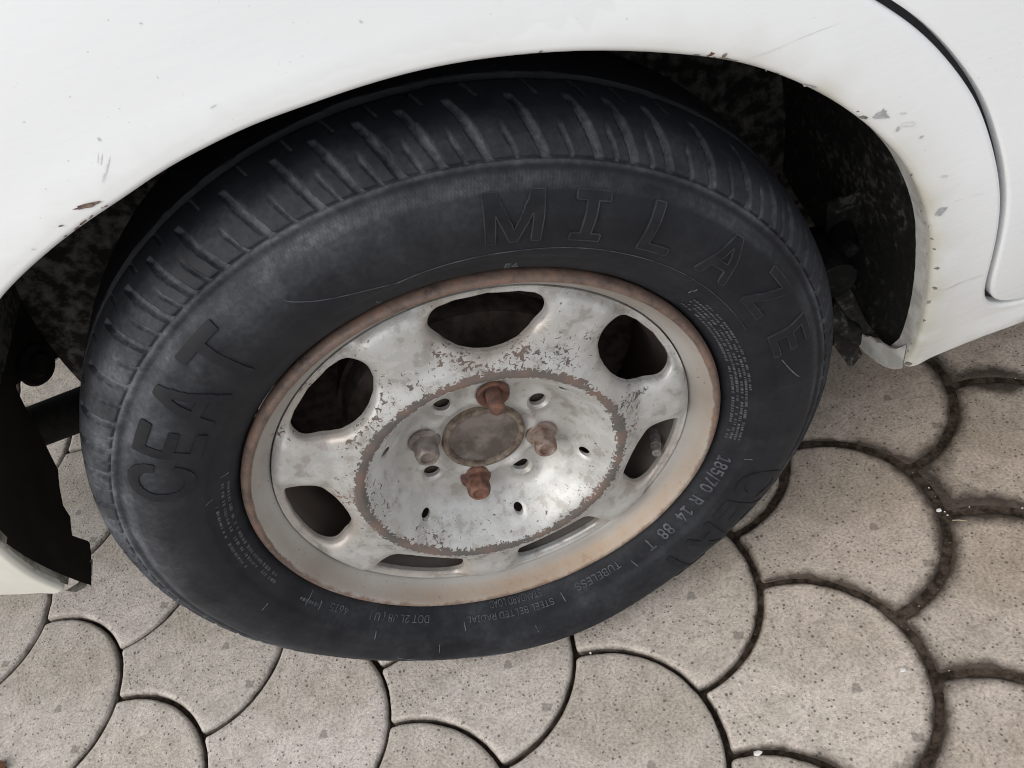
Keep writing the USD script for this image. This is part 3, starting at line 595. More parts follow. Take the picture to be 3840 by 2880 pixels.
yy3 = np.linspace(0.12, 0.33, 22); te = np.interp(yy3, [0.12, 0.19, 0.205, 0.30, 0.33], [172.0, 171.0, 168.2, 176.0, 178.5])
rows3 = [np.c_[0.3985 * np.cos(np.radians(164 + (te - 164) * u)), yy3, 0.288 + 0.3985 * np.sin(np.radians(164 + (te - 164) * u))] for u in np.linspace(0, 1, 6)]
obj('liner_skirt', loft(rows3, closed=False), M_guard, car, smooth=True)
# inner wall of the arch, with the side of the chassis
wallp = Point(0, 0.288).buffer(0.398, 64).intersection(box(-0.5, 0.20, 0.5, 1.0)).union(box(0.0, 0.06, 0.46, 0.25)).buffer(0.001)
p, f, d, _ = sheet(wallp, [0, 0.02], 0.03, 0.02)
obj('inner_wall', (np.c_[p[:, 0], np.full(len(p), 0.30) + 0.01 * meshkit.fbm(np.c_[p * 9, np.zeros(len(p))], 2, 1), p[:, 1]], f), M_mud, car, smooth=True)
# floor, tail and roof deck close the shell
def slab(x0, x1, y0, y1, z0, z1): 
    m = trimesh.creation.box([x1 - x0, y1 - y0, z1 - z0]); m.apply_translation([(x0 + x1) / 2, (y0 + y1) / 2, (z0 + z1) / 2]); return m
obj('floor_pan', cat([slab(0.40, 1.1, 0.05, 1.55, 0.215, 0.26), slab(-0.40, 0.40, 0.31, 1.55, 0.235, 0.27)]), M_chassis, car, smooth=False)
obj('sill_flange', slab(0.365, 1.05, 0.149, 0.152, 0.102, 0.30), M_under, car, smooth=False)
obj('boot_floor', slab(-0.86, -0.42, 0.14, 1.5, 0.36, 0.42), M_chassis, car, smooth=False)
obj('body_shell', cat([slab(-0.9, 1.1, 0.075, 1.5, 0.93, 0.95), slab(-0.9, 1.1, 1.48, 1.55, 0.27, 0.94), slab(1.06, 1.1, 0.06, 1.55, 0.27, 0.94), slab(-0.9, -0.86, 0.29, 1.5, 0.40, 0.94)]), M_paint, car, smooth=False)

# parts seen behind the wheel on the right and left
obj('axle_beam', tube([(-0.72, 0.38, 0.151), (-0.55, 0.375, 0.180), (-0.40, 0.35, 0.204), (-0.28, 0.33, 0.224), (-0.12, 0.31, 0.245), (0.1, 0.30, 0.26)], 0.0255, 20), M_chassis, car, smooth=60)
obj('trailing_arm', tube([(0.05, 0.19, 0.275), (0.20, 0.185, 0.262), (0.30, 0.175, 0.245), (0.36, 0.165, 0.232), (0.42, 0.16, 0.225)], [0.03, 0.028, 0.026, 0.024, 0.024], 18), M_chassis, car, smooth=60)
obj('rubber_bush', tube([(0.352, 0.105, 0.243), (0.352, 0.15, 0.243)], 0.021, 24), M_under, car, smooth=40)
obj('bracket', cat([tube([(0.385, 0.16, 0.262), (0.379, 0.145, 0.262), (0.368, 0.132, 0.250), (0.356, 0.125, 0.228), (0.345, 0.12, 0.205)], [0.010, 0.013, 0.015, 0.014, 0.010], 14)]), M_chassis, car, smooth=60)
obj('bolt_head', tube([(0.374, 0.118, 0.262), (0.374, 0.127, 0.262)], 0.007, 6), M_under, car, smooth=False)
obj('hanging_hose', tube([(0.335, 0.09, 0.235), (0.345, 0.082, 0.212), (0.357, 0.078, 0.200), (0.363, 0.078, 0.185)], [0.010, 0.010, 0.009, 0.006], 14), M_under, car, smooth=60)
plate([(0.3388, 0.080, 0.2091), (0.3637, 0.080, 0.1801), (0.3705, 0.080, 0.1600), (0.3596, 0.080, 0.1430), (0.3397, 0.080, 0.1873)], 0.003, M_under, 'rubber_flap')
obj('rubber_plug', cat([revolve([(0.0, -0.004), (0.010, -0.004), (0.012, 0.0), (0.019, 0.0), (0.021, 0.004)], 32)]), M_chassis, car, smooth=40)
pp = stage.GetPrimAtPath(car + '/rubber_plug'); UsdGeom.Xformable(pp).AddTranslateOp().Set(Gf.Vec3d(-0.376, 0.235, 0.362)); UsdGeom.Xformable(pp).AddRotateZOp().Set(60.0)

# ------------------------------------------------------------------ the wheel (points are local to the hub on the flange plane)
CAMBER = math.degrees(0.0097)
wheel = xform('wheel', car, loc=(0, 0, 0.288))
UsdGeom.Xformable(stage.GetPrimAtPath(wheel)).AddRotateXOp().Set(-CAMBER * 0 + CAMBER * 0.0)

side = PchipInterpolator([0.192, 0.196, 0.202, 0.210, 0.2175, 0.2195, 0.222, 0.235, 0.250, 0.262, 0.270, 0.2755, 0.2785, 0.2808],
                         [0.012, 0.0015, -0.0065, -0.0125, -0.0165, -0.0188, -0.0200, -0.0235, -0.0240, -0.0205, -0.0155, -0.0098, -0.0092, -0.0078])
tread = PchipInterpolator([0.2808, 0.2835, 0.2880, 0.2950, 0.3010, 0.3040, 0.3055, 0.3058], [-0.0078, -0.0070, -0.0035, 0.0045, 0.0170, 0.0320, 0.0520, 0.0690])
def deform(P):
    P = np.array(P, float); x, y, z = P.T
    r = np.hypot(x, z); phi = np.degrees(np.arctan2(z, x))
    sag = np.exp(-((phi + 90) / 26.0) ** 2)
    w = np.exp(-((r - 0.245) / 0.036) ** 2)
    y = y - 0.012 * sag * w * (y < 0.07)
    lim = -0.2862
    over = np.maximum(lim - z, 0)
    z = z + over * 1.0
    y = y - over * 0.35 * (y < 0.07) + over * 0.35 * (y >= 0.07)
    # soft squash just above the ground
    k = smoothstep(-0.20, -0.2862, z) * sag
    z = z + 0.0012 * k
    return np.stack([x, y, z], 1)
NT = 2200
phis = np.linspace(0, 360, NT, endpoint=False)
rs1 = np.r_[np.linspace(0.192, 0.2755, 44), np.linspace(0.2765, 0.2808, 8)]
rt = np.array([0.2812, 0.2818, 0.2826, 0.2836, 0.2850, 0.2866, 0.2884, 0.2902, 0.2922, 0.2944, 0.2965, 0.2985, 0.3003])
prof = [(r, float(side(r)), 0.0) for r in rs1] + [(r, float(tread(r)), 1.0) for r in rt]
yt = np.linspace(float(tread(0.3010)), 0.069, 44)
inv = PchipInterpolator([-0.0078, -0.0070, -0.0035, 0.0045, 0.0170, 0.0320, 0.0520, 0.0690], [0.2808, 0.2835, 0.2880, 0.2950, 0.3010, 0.3040, 0.3055, 0.3058])
prof += [(float(inv(y)), y, 1.0) for y in yt]
mir = [(r, 0.140 - y, t * 2.0) for r, y, t in prof[::-1][2::3]]
prof_all = prof + mir
pr_ = np.array([(a, b) for a, b, c in prof_all]); tk = np.array([c for a, b, c in prof_all])
arc = np.r_[0, np.cumsum(np.linalg.norm(np.diff(pr_, axis=0), axis=1))]
i0 = int(np.argmax(tk > 0)); tpos = (arc - arc[i0 - 1]) * 1000.0       # mm from the shoulder ridge
# pitches of the tread blocks
pit, a0 = [], 0.0
seq = [7.2, 5.2, 4.9, 6.9, 7.0, 5.4, 4.9, 5.8, 7.1]
while a0 < 359.0:
    pit.append(a0); a0 += seq[len(pit) % len(seq)]
pit = np.array(pit) * 360.0 / a0
P, T = np.meshgrid(phis, np.arange(len(prof_all)))
dep = np.zeros(P.shape); dust = np.zeros(P.shape)
tm_ = tpos[T]; rr = pr_[:, 0][T]; yy = pr_[:, 1][T]; isT = tk[T]
mids = pit + 0.5 * (np.r_[pit[1:], 360.0] - pit)
def near_pitch(ph, offs):
    q = np.sort((mids if offs else pit) % 360)
    idx = np.searchsorted(q, ph % 360)
    a = q[idx % len(q)]; b = q[(idx - 1) % len(q)]
    da = np.abs((ph - a + 180) % 360 - 180); db = np.abs((ph - b + 180) % 360 - 180)
    return np.minimum(da, db) * math.pi / 180 * 290.0       # mm
outb = (isT == 1)
wornblk0 = meshkit.fbm(np.stack([P * 0.9, tm_ * 0.2, 0 * P], -1), 3, 27)
slant = 4.6 * np.clip(tm_, -2, 70) / 60.0 + 0.16 * (meshkit.fbm(np.stack([P * 0.9, tm_ * 0.12, 0 * P], -1), 2, 17) - 0.5)
d1 = near_pitch(P - 86.3 - slant, 0.0)
g = (1 - smoothstep(2.5 - 0.012 * tm_, 3.1 - 0.012 * tm_, d1)) * smoothstep(-1.0, 1.0, tm_) * (1 - smoothstep(43, 46, tm_))
dep += np.where(outb, 3.2 * g, 0); dust += np.where(outb, 1.0 * g * (1 - 0.45 * smoothstep(20, 44, tm_)), 0)
d2 = near_pitch(P - 86.3 - slant, 3.0)
g2 = (1 - smoothstep(1.0, 1.5, d2)) * smoothstep(-1.0, 1.0, tm_) * (1 - smoothstep(17, 22, tm_))
dep += np.where(outb, 2.0 * g2, 0); dust += np.where(outb, 0.8 * g2 * (0.5 + wornblk0), 0)
d3 = near_pitch(P - 86.3 - slant, 3.0)
g3 = (1 - smoothstep(0.8, 1.4, d3)) * smoothstep(44, 46, tm_) * (1 - smoothstep(60, 62, tm_))
dep += np.where(outb, 1.8 * g3, 0); dust += np.where(outb, 0.6 * g3, 0)
wig_ = meshkit.fbm(np.stack([P * 0.35, tm_ * 0.2, 0 * P], -1), 3, 19)
cg = (1 - smoothstep(3.0, 4.2, np.abs(tm_ - 66.0 - 2.5 * (wig_ - 0.5))))
dep += np.where(isT > 0, 5.5 * cg, 0); dust += np.where(isT > 0, 0.75 * cg * (0.4 + wig_), 0)
# the groove and rib at the shoulder
rib = np.exp(-((rr - 0.2800) / 0.0016) ** 2) * (isT == 0)
cut = np.exp(-((tm_ - 1.0) / 0.55) ** 2) * (isT == 1) * (1 - g) * (1 - g2)
wig = meshkit.fbm(np.stack([P * 0.22, rr * 60, 0 * P], -1), 3, 6)
dep += -0.8 * rib + 1.6 * cut - 0.6 * (wig - 0.5)
hatch = 0.5 + 0.5 * np.cos(np.radians(P) * 720 + (rr - 0.27) * 900)
hb = smoothstep(0.2665, 0.2685, rr) * (1 - smoothstep(0.2735, 0.2745, rr)) * (isT == 0)
dust += 0.34 * hb * (0.35 + 0.65 * hatch)
leftish = np.exp(-(((P - 168 + 180) % 360 - 180) / 52.0) ** 2)
topish = np.exp(-(((P - 85 + 180) % 360 - 180) / 60.0) ** 2)
lowish = np.exp(-(((P + 100 + 180) % 360 - 180) / 60.0) ** 2)
rightish = np.exp(-(((P - 20 + 180) % 360 - 180) / 45.0) ** 2)
wornblk = meshkit.fbm(np.stack([np.cos(np.radians(P)) * 14, np.sin(np.radians(P)) * 14, yy * 60], -1), 4, 8)
dust += np.where(outb, (0.62 * leftish + 0.16 * topish + 0.10 * rightish + 0.35 * lowish) * (1 - smoothstep(12, 40, tm_) * 0.8) * (0.3 + 1.3 * wornblk), 0)
dust += (0.42 + 0.5 * lowish + 0.3 * leftish) * rib * (0.4 + wornblk)
sw = (isT == 0) & (rr > 0.196)
up_ = smoothstep(0.228, 0.272, rr)
dust += np.where(sw, (0.06 + 0.24 * leftish * up_ + 0.24 * np.exp(-(((P - 118 + 180) % 360 - 180) / 30.0) ** 2) * up_ + 0.10 * lowish) * (0.3 + 1.4 * wornblk), 0)
fade = np.where(isT >= 1, 1 - smoothstep(40, 90, tm_) * 0.75, 1.0)
dust = np.clip(dust * fade, 0, 1)
tan_ = np.gradient(pr_, axis=0); nor = np.stack([tan_[:, 1], -tan_[:, 0]], 1); nor /= np.linalg.norm(nor, axis=1, keepdims=True)
nor *= -1
nor = np.where((nor[:, :1] * 0 + 1) > 0, nor, nor)
sgn = np.sign((nor * (pr_ - np.array([0.24, 0.07]))).sum(1)); sgn[sgn == 0] = 1; nor *= sgn[:, None]
R2 = rr - nor[:, 0][T] * dep * 0.001; Y2 = yy - nor[:, 1][T] * dep * 0.001
VT = np.stack([R2 * np.cos(np.radians(P)), Y2, R2 * np.sin(np.radians(P))], -1)
rows = [deform(v) for v in VT]
V, F = loft(rows)
tyre = obj('tyre', (V, F) if True else None, M_rubber, wheel, smooth=True, attrs={'dust': dust.ravel()})

def sidewall(r, ph):
    y = side(np.clip(r, 0.1925, 0.2806))
    return np.stack([r * np.cos(ph), y, r * np.sin(ph)], -1)
def text_on(txt, h, r0, ph, m, raise_=0.0006, bold=True, sx=1.0, part=None):
    """Lettering on the sidewall, read clockwise with the tops of the letters outward; ph: degrees of the middle."""
    t = meshkit.text_mesh(txt, h, 0.001, bold)
    return bend(t, t.bounds[:, 0].mean(), h, r0, ph, raise_, sx)
def bend(t, mid, h, r0, ph, raise_, sx):
    V, F = trimesh.remesh.subdivide_to_size(t.vertices, t.faces, 0.004)
    x = (V[:, 0] - mid) * sx
    r = r0 + V[:, 1]
    a = math.radians(ph) - x / (r0 + h / 2)
    b = sidewall(r, a)
    dr = 0.0005; n = np.stack([-(side(np.clip(r, 0.193, 0.28) + dr) - side(np.clip(r, 0.193, 0.28))) / dr, -np.ones(len(r))], 1) * [-1, 1]
    n /= np.linalg.norm(n, axis=1, keepdims=True)
    off = np.where(V[:, 2] > 0.0005, raise_, -0.0012)
    b = b + np.stack([n[:, 0] * np.cos(a), n[:, 1], n[:, 0] * np.sin(a)], 1) * off[:, None]
    return deform(b), F
def fixed(m):
    t = trimesh.Trimesh(m[0], m[1], process=False)
    return (np.array(t.vertices), np.array(t.faces)[:, ::-1]) if t.volume < 0 else m
big = []
for ch, ph, sx in (('M', 73.5, 1.15), ('I', 62.5, 1.3), ('L', 50.5, 1.25), ('A', 37.5, 1.2), ('Z', 25.0, 1.25), ('E', 12.5, 1.3)):
    big.append((ch, 0.030, 0.236, ph, None, 0.0010, True, sx))
def outline_on(ch, h, r0, ph, m, raise_, bold, sx):
    t = meshkit.text_mesh(ch, h, 0.001, bold)
    ring = trimesh.path.polygons.projected(t, normal=[0, 0, 1]).boundary.buffer(0.00032)
    parts_ = [trimesh.creation.extrude_polygon(q, 0.001, engine='earcut') for q in getattr(ring, 'geoms', [ring])]
    o = trimesh.util.concatenate(parts_)
    return bend(o, t.bounds[:, 0].mean(), h, r0, ph, raise_ + 0.0002, sx)
def word(spec, outlined=False):
    obj('raised_lettering', fixed(cat([text_on(*q) for q in spec])), M_letter, wheel, smooth=False)
    if outlined: obj('letter_outline', fixed(cat([outline_on(*q) for q in spec])), M_outline, wheel, smooth=False, kind='stuff')
word(big, True)
for base_a in (0.0, -178.0):
    word([(ch, 0.040, 0.228, ph + base_a, None, 0.0009, True, sx) for ch, ph, sx in (('C', 148.5, 1.0), ('E', 139.5, 1.0), ('A', 130.5, 1.0), ('T', 120.5, 1.05))])
for t, a in (('185/70', -29.5), ('R', -39.5), ('14', -45.0), ('88', -52.3), ('T', -58.2)):
    obj('raised_lettering', fixed(text_on(t, 0.0095, 0.2035, a, None, 0.0007, True, 1.0)), M_letter_small, wheel, smooth=False)
small = [('TUBELESS', 0.0058, 0.2035, -75.0, 1.25), ('STEEL BELTED RADIAL', 0.0052, 0.2065, -100.5, 1.1), ('STANDARD LOAD', 0.0045, 0.1985, -98.5, 1.0),
         ('DOT 2L J8 ( U )', 0.0060, 0.2035, -131.0, 1.0), ('4615', 0.0058, 0.2035, -148.5, 1.0), ('E4', 0.006, 0.2045, 72.5, 1.0)]
for t, h, r, a, sx in small:
    obj('raised_lettering', fixed(text_on(t, h, r, a, None, 0.0006, False, sx)), M_letter_small, wheel, smooth=False)
# fine print in rows on the right and left: too small to read, built as short raised dashes
fine = []
def dash(r, a, w, h):
    q = np.array([(-w / 2, -h / 2), (w / 2, -h / 2), (w / 2, h / 2), (-w / 2, h / 2)])
    rr_ = r + q[:, 1]; aa = np.radians(a) - q[:, 0] / r
    o = deform(sidewall(rr_, aa)); t = o + np.array([0, -0.0006, 0]) + np.stack([np.cos(aa), 0 * aa, np.sin(aa)], 1) * 0.0003
    return np.vstack([o, t]), np.array([[4, 6, 5], [4, 7, 6], [0, 1, 5], [0, 5, 4], [1, 2, 6], [1, 6, 5], [2, 3, 7], [2, 7, 6], [3, 0, 4], [3, 4, 7]])
def fine_rows(a_from, a_to, radii, h):
    for r in radii:
        a = a_from
        while a > a_to:
            w = rng.uniform(0.0010, 0.0028)
            if rng.random() > 0.17: fine.append(dash(r, a, w, h * rng.uniform(0.7, 1.1)))
            a -= math.degrees((w + rng.uniform(0.0008, 0.0016)) / r)
fine_rows(33, -17, (0.2032, 0.2062, 0.2092, 0.2122), 0.0016)
fine_rows(30, 0, (0.2150,), 0.0016)
fine_rows(190, 152, (0.2035, 0.2075), 0.0019)
fine_rows(180, 158, (0.2125,), 0.0019)
fine_rows(206, 199, (0.2080,), 0.0020)
obj('fine_print', cat(fine), M_letter_small, wheel, smooth=False, kind='stuff')
# vent marks and long scratches on the sidewall
def arc_line(pts, w, m, name='scratch'):
    p = np.array(pts, float); n = max(int(len(p)), 2)
    tt = np.linspace(0, 1, 48); s_ = np.linspace(0, 1, n)
    r = PchipInterpolator(s_, p[:, 0])(tt); a = np.radians(PchipInterpolator(s_, p[:, 1])(tt))
    xy = np.stack([r * np.cos(a), r * np.sin(a)], 1); t = np.gradient(xy, axis=0); nn = np.stack([-t[:, 1], t[:, 0]], 1); nn /= np.linalg.norm(nn, axis=1, keepdims=True)
    rows = []
    for k_, h in ((-1, 0.0), (0, 0.0006), (1, 0.0)):
        q = xy + nn * w * k_; ra = np.hypot(*q.T); aa = np.arctan2(q[:, 1], q[:, 0])
        b = deform(sidewall(ra, aa)); b[:, 1] -= h + 0.00005; rows.append(b)
    M = loft(rows, closed=False)
    nz_ = np.cross(M[0][M[1][0, 1]] - M[0][M[1][0, 0]], M[0][M[1][0, 2]] - M[0][M[1][0, 0]])[1]
    obj(name, M if nz_ < 0 else flip(M), m, wheel, smooth=True)
arc_line([(0.222, 92), (0.2245, 84), (0.226, 74), (0.228, 60), (0.2275, 45), (0.226, 32), (0.225, 20)], 0.00030, M_mouldline, 'sidewall_line')
arc_line([(0.222, 92), (0.229, 98), (0.240, 104), (0.252, 107)], 0.00028, M_mouldline, 'sidewall_line')
for r_, a_, l_ in ((0.206, 97, .010), (0.235, -119, .016), (0.222, -136, .011), (0.226, 193, .010), (0.214, -113, .011), (0.213, -65, .010), (0.209, -86, .011),
                   (0.218, 36, .010), (0.224, -22, .009), (0.217, 156, .007), (0.2065, 150, .008), (0.226, -95, .010), (0.206, -158, .016), (0.208, 206, 0.010)):
    arc_line([(r_ - l_ * 0.36, a_ - 0.2), (r_ + l_ * 0.36, a_ + 0.2)], 0.0004, M_scratch, 'mould_vent_mark')
arc_line([(0.262, -112), (0.258, -106), (0.252, -100)], 0.0004, M_scratch)
arc_line([(0.240, 8.0), (0.246, 4.0), (0.252, 1.5)], 0.0004, M_scratch)
arc_line([(0.250, -128), (0.256, -122), (0.260, -119)], 0.0004, M_scratch)

# ---- rim
rim_p = [(0.1665, 0.130), (0.160, 0.110), (0.158, 0.085), (0.157, 0.060), (0.159, 0.045), (0.166, 0.034), (0.1705, 0.026), (0.1718, 0.021), (0.1726, 0.0185), (0.1732, 0.0150), (0.1738, 0.0122), (0.1750, 0.0106), (0.1768, 0.0098), (0.1795, 0.0080),
         (0.1825, 0.0050), (0.1850, 0.0010), (0.1868, -0.0030), (0.1882, -0.0052), (0.1897, -0.0064), (0.1912, -0.0066), (0.1928, -0.0058), (0.1942, -0.0040), (0.1950, -0.0015), (0.1950, 0.0020), (0.1935, 0.0060), (0.191, 0.010)]
NR = 360
Vr, Fr = revolve(rim_p, NR)
rad = np.repeat([a for a, b in rim_p], NR); yr = np.repeat([b for a, b in rim_p], NR)
pa = np.degrees(np.arctan2(Vr[:, 2], Vr[:, 0]))
topw = 0.35 + 0.65 * smoothstep(-40, 40, np.where(pa < -90, -180 - pa, np.where(pa > 90, 180 - pa, pa)))
leftw = np.exp(-(((pa - 130 + 180) % 360 - 180) / 60) ** 2)
rust = smoothstep(0.1862, 0.1890, rad) * (0.30 + 0.62 * topw + 0.1 * leftw)
rust = np.maximum(rust, 0.36 * smoothstep(0.1750, 0.1850, rad) * np.exp(-(((pa + 85 + 180) % 360 - 180) / 55) ** 2))
rust = np.maximum(rust, 0.30 * (rad > 0.17))
tanv = 1.5 * smoothstep(0.1765, 0.1850, rad) * (0.15 + 0.85 * np.exp(-(((pa + 80 + 180) % 360 - 180) / 60) ** 2))
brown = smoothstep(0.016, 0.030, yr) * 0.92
Vr[:, 1] += 0.0007 * (meshkit.fbm(np.c_[np.cos(np.radians(pa)) * 8, np.sin(np.radians(pa)) * 8, rad * 40], 3, 3) - 0.5)
rim = obj('rim', (Vr, Fr), M_rim, wheel, smooth=True, attrs={'rust': rust, 'brown': brown, 'tan': tanv})

# ---- disc
yd = PchipInterpolator([0.0, 0.055, 0.0620, 0.0670, 0.0720, 0.0790, 0.0866, 0.0930, 0.0985, 0.1030, 0.1075, 0.1120, 0.1180, 0.1260, 0.1400, 0.1560, 0.1650, 0.1690, 0.1715, 0.1735],
                       [0.0345, 0.0345, 0.0340, 0.0320, 0.0280, 0.0200, 0.0120, 0.0035, -0.0030, -0.0072, -0.0088, -0.0080, -0.0050, -0.0015, 0.0010, 0.0020, 0.0040, 0.0072, 0.0104, 0.0130])
A0, STEP = 75.7, 360 / 7
LUG0 = 66.7
def hole_outline(ac):
    pts = []
    for a, r in [(-14.0, .1652), (-8, .1663), (0, .1668), (8, .1663), (14.0, .1652), (16.0, .1630), (16.4, .1580), (16.3, .1530), (15.2, .1450), (13.4, .1360), (9.8, .1285), (5.0, .1244), (0, .1230), (-5.0, .1244), (-9.8, .1285), (-13.4, .1360), (-15.2, .1450), (-16.3, .1530), (-16.4, .1580), (-16.0, .1630)]:
        w = math.radians(a + ac); pts.append((r * math.cos(w), r * math.sin(w)))
    q = Polygon(pts)
    return q.buffer(-0.0125).buffer(0.0125)
holes = [hole_outline(A0 - k * STEP) for k in range(7)]
lug = [(0.0505, LUG0 - 90 * k) for k in range(4)]; ext = [(0.0565, LUG0 - 45 - 90 * k) for k in range(4)]
sm = [(0.0866, -144.9 + 58.4 * k) for k in range(3)] + [(0.0866, 30 + 60 * k) for k in range(3)]
def xy(r, a): return r * math.cos(math.radians(a)), r * math.sin(math.radians(a))
disc_poly = Point(0, 0).buffer(0.1724, 120).difference(Point(0, 0).buffer(0.0335, 48))
vent = shapely.union_all(holes)
cuts = [vent] + [Point(*xy(r, a)).buffer(0.0072, 20) for r, a in lug] + [Point(*xy(r, a)).buffer(0.0070, 20) for r, a in ext] + [Point(*xy(r, a)).buffer(0.0040, 16) for r, a in sm]
disc_poly = disc_poly.difference(shapely.union_all(cuts))
p, f, d, loops = sheet(disc_poly, [0, 0.0006, 0.0014, 0.0026, 0.004, 0.006], 0.0032, 0.0016)
dv = shapely.distance(shapely.points(p), vent)
def disc_y(q, dv_, edge):
    r = np.hypot(q[:, 0], q[:, 1]); a = np.degrees(np.arctan2(q[:, 1], q[:, 0]))
    da = np.abs((a - A0 + STEP / 2) % STEP - STEP / 2)
    y = yd(r)
    sect = (1 - smoothstep(13.5, 20.5, da)) * smoothstep(0.120, 0.142, r) * (1 - smoothstep(0.169, 0.173, r))
    y = y + 0.0052 * sect
    R = 0.0055
    y = y + np.where(dv_ < R, R - np.sqrt(np.maximum(R * R - (R - np.minimum(dv_, R)) ** 2, 0)), 0) * 0.9
    for k_, (rr_, aa) in enumerate(lug + ext):
        c = np.array(xy(rr_, aa)); e = np.linalg.norm(q - c, axis=1)
        if k_ < 4: y = y - 0.0052 * np.exp(-(e / 0.0165) ** 4) + 0.0056 * (1 - smoothstep(0.0100, 0.0145, e))
        else: y = y - 0.0056 * np.exp(-(e / 0.0130) ** 4) + 0.0034 * (1 - smoothstep(0.0068, 0.0100, e))
    for rr_, aa in sm:
        e = np.linalg.norm(q - np.array(xy(rr_, aa)), axis=1); y = y + 0.0012 * (1 - smoothstep(0.004, 0.0065, e))
    y = y - 0.0030 * np.exp(-((r - 0.044) / 0.004) ** 2)
    y = y + 0.0006 * (meshkit.fbm(np.c_[q * 45, np.zeros(len(q))], 3, 21) - 0.5)
    return y
y = disc_y(p, dv, d)
V = np.c_[p[:, 0], y, p[:, 1]]
parts = [(V, f)]
for lp in loops:
    a = np.c_[lp[:, 0], disc_y(lp, shapely.distance(shapely.points(lp), vent), None), lp[:, 1]]
    parts.append(flip(loft([a, a + [0, 0.0022, 0], a + [0, 0.0042, 0]])))
V2, F2 = cat(parts)
r2 = np.hypot(V2[:, 0], V2[:, 2]); a2 = np.degrees(np.arctan2(V2[:, 2], V2[:, 0])); q2 = V2[:, [0, 2]]
dv2 = shapely.distance(shapely.points(q2), vent)
wn = meshkit.fbm(np.c_[q2 * 30, np.full(len(q2), 4.0)], 3, 12)
upper = smoothstep(-0.06, 0.10, V2[:, 2])
wear = 0.80 * np.exp(-((r2 - 0.119) / 0.013) ** 2) * (0.25 + 0.9 * wn) + 0.35 * np.exp(-((r2 - 0.097) / 0.006) ** 2)
wear += 0.75 * np.exp(-(dv2 / 0.010) ** 2) * (dv2 > 0.0035) * upper * wn * 1.0 + 0.34 * upper * (r2 > 0.12) * wn + 0.30 * (r2 < 0.104) * (r2 > 0.085) * wn
wear *= np.where(r2 < 0.085, 0.0, 1.0)
stain = 0.75 * np.exp(-(dv2 / 0.008) ** 2) * smoothstep(0.30, 0.55, meshkit.fbm(np.c_[q2 * 14, np.zeros(len(q2))], 2, 31)) + 0.25 * (r2 < 0.075)
obj('wheel_disc', (V2, F2), M_disc, wheel, smooth=45, attrs=None)
# normals are split by angle: give wear and stain to the split vertices
mp_ = UsdGeom.Mesh(stage.GetPrimAtPath(wheel + '/wheel_disc'))
pv = np.array(mp_.GetPointsAttr().Get())
from scipy.spatial import cKDTree
_, ix = cKDTree(V2).query(pv)
for nme, val in (('wear', wear), ('stain', stain)):
    UsdGeom.PrimvarsAPI(mp_).CreatePrimvar(nme, Sdf.ValueTypeNames.FloatArray, 'vertex').Set(Vt.FloatArray.FromNumpy(val[ix].astype(np.float32)))

# ---- cap, nuts, stud, valve, drum
obj('hub_cap', revolve([(0.0, 0.0348), (0.010, 0.0342), (0.020, 0.0330), (0.026, 0.0318), (0.0285, 0.0318), (0.0303, 0.0322), (0.0312, 0.0325)], 72), M_cap, wheel, smooth=50)
obj('cap_collar', revolve([(0.0295, 0.0345), (0.0302, 0.0305), (0.0314, 0.0284), (0.0330, 0.0280), (0.0345, 0.0286), (0.0354, 0.0304), (0.0358, 0.0340), (0.0358, 0.042)], 72), M_capring, wheel, smooth=60)
def nut(rot):
    w = np.linspace(0, 2 * np.pi, 72, endpoint=False)
    hexr = 0.0091 / np.cos((w + rot + np.pi / 6) % (np.pi / 3) - np.pi / 6)
    hexr = np.minimum(hexr, 0.0103)
    def ring(r, y): return np.stack([r * np.cos(w), np.full(72, y), r * np.sin(w)], 1)
    rows = [ring(np.full(72, 0.0070), 0.034), ring(np.full(72, 0.0128), 0.0330), ring(np.full(72, 0.0134), 0.0318), ring(np.full(72, 0.0134), 0.0300), ring(np.full(72, 0.0128), 0.0290), ring(np.full(72, 0.0106), 0.0286), ring(hexr * 0.99, 0.0278), ring(hexr, 0.0268), ring(hexr, 0.0160), ring(hexr * 0.985, 0.0148),
            ring(np.minimum(hexr, 0.0096) * 0.985, 0.0134), ring(np.full(72, 0.0086), 0.0120), ring(np.full(72, 0.0078), 0.0115), ring(np.full(72, 0.0066), 0.0115), ring(np.full(72, 0.0062), 0.0121), ring(np.full(72, 0.0060), 0.0134), ring(np.full(72, 0.0040), 0.0137), ring(np.full(72, 0.0001), 0.0136)]
    return loft(rows)
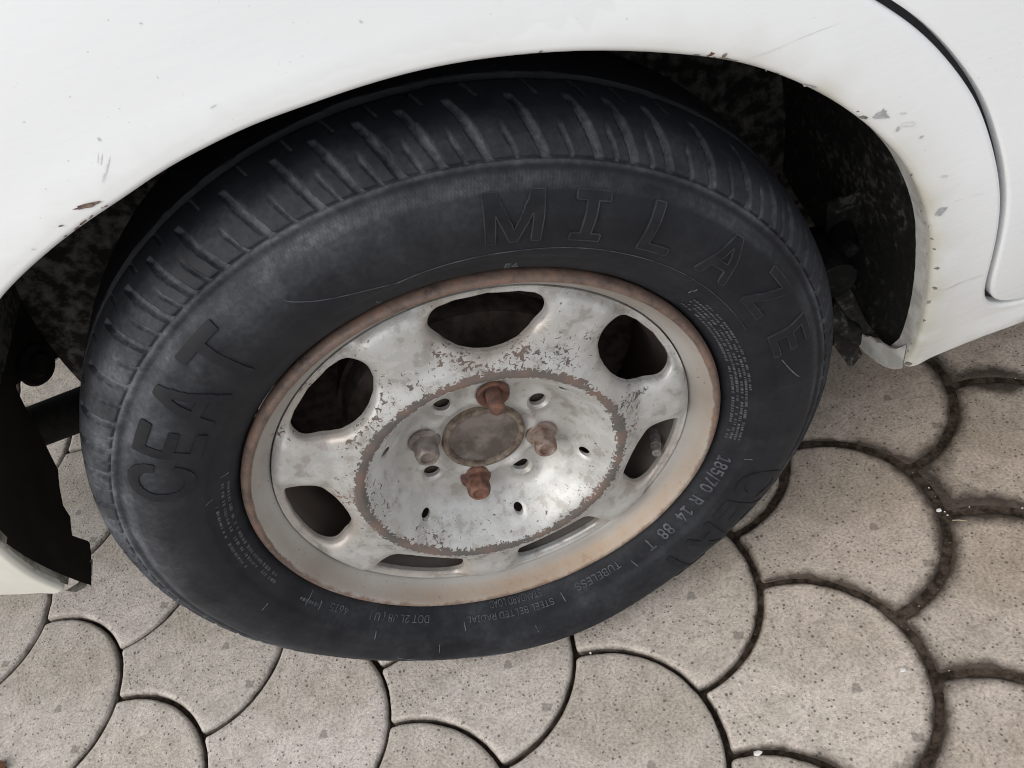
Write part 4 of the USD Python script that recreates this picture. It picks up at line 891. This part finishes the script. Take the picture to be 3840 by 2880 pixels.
for (r, a), m, rot, lab in zip(lug[1:], (M_nutbrown, M_rust, M_nutgrey), (0.2, 0.5, 0.9), ('half rusted nut', 'fully rusted nut', 'dull grey nut')):
    c = xy(r, a); v, ff = nut(rot)
    v = v + np.array([c[0], 0.0, c[1]])
    v[:, [0, 2]] = np.array(c) + (v[:, [0, 2]] - np.array(c)) * (1 + 0.012 * (meshkit.fbm(v * 400, 2, 3) - 0.5)[:, None])
    obj('wheel_nut', (v, ff), m, wheel, smooth=28, label=lab)
c = xy(*lug[0])
thr = [(0.0001, 0.0112), (0.0050, 0.0114), (0.0058, 0.0124)]
yy_ = 0.0130
while yy_ < 0.046: thr += [(0.0064, yy_), (0.0058, yy_ + 0.00075)]; yy_ += 0.0015
v, ff = revolve(thr, 32)
obj('wheel_stud', (v + np.array([c[0], 0, c[1]]), ff), M_rust, wheel, smooth=25, label='bare rusty stud whose nut is missing')
v, ff = revolve([(0.0068, 0.0345), (0.0085, 0.0322), (0.0125, 0.0303), (0.0135, 0.0308), (0.0140, 0.033)], 40)
obj('rust_ring', (v + np.array([c[0], 0, c[1]]) + np.array([0, -0.0022, 0]), ff), M_rust, wheel, smooth=40)
obj('valve_stem', cat([tube([(0.1477, 0.050, -0.0822), (0.1435, 0.034, -0.0800), (0.1405, 0.0235, -0.0785)], [0.0062, 0.0055, 0.0046], 20), tube([(0.1405, 0.0240, -0.0785), (0.1372, 0.0125, -0.0768)], [0.0042, 0.0040], 20), tube([(0.1403, 0.0232, -0.0784), (0.1397, 0.0215, -0.0781)], 0.0049, 20)]), M_valve, wheel, smooth=40)
obj('brake_drum', revolve([(0.0, 0.050), (0.060, 0.050), (0.095, 0.054), (0.105, 0.058), (0.110, 0.062), (0.1115, 0.070), (0.1115, 0.085), (0.1150, 0.087), (0.1150, 0.094), (0.111, 0.096), (0.111, 0.125), (0.0, 0.126)], 96), M_drum, wheel, smooth=40)
obj('hub_face', revolve([(0.0, 0.0405), (0.030, 0.0405), (0.078, 0.0405), (0.080, 0.0425), (0.080, 0.052)], 64), M_drum, wheel, smooth=40)
obj('backing_plate', revolve([(0.0, 0.128), (0.118, 0.128), (0.158, 0.1285), (0.1665, 0.129)], 96), M_drum, wheel, smooth=40)

print('pavers', n_p)
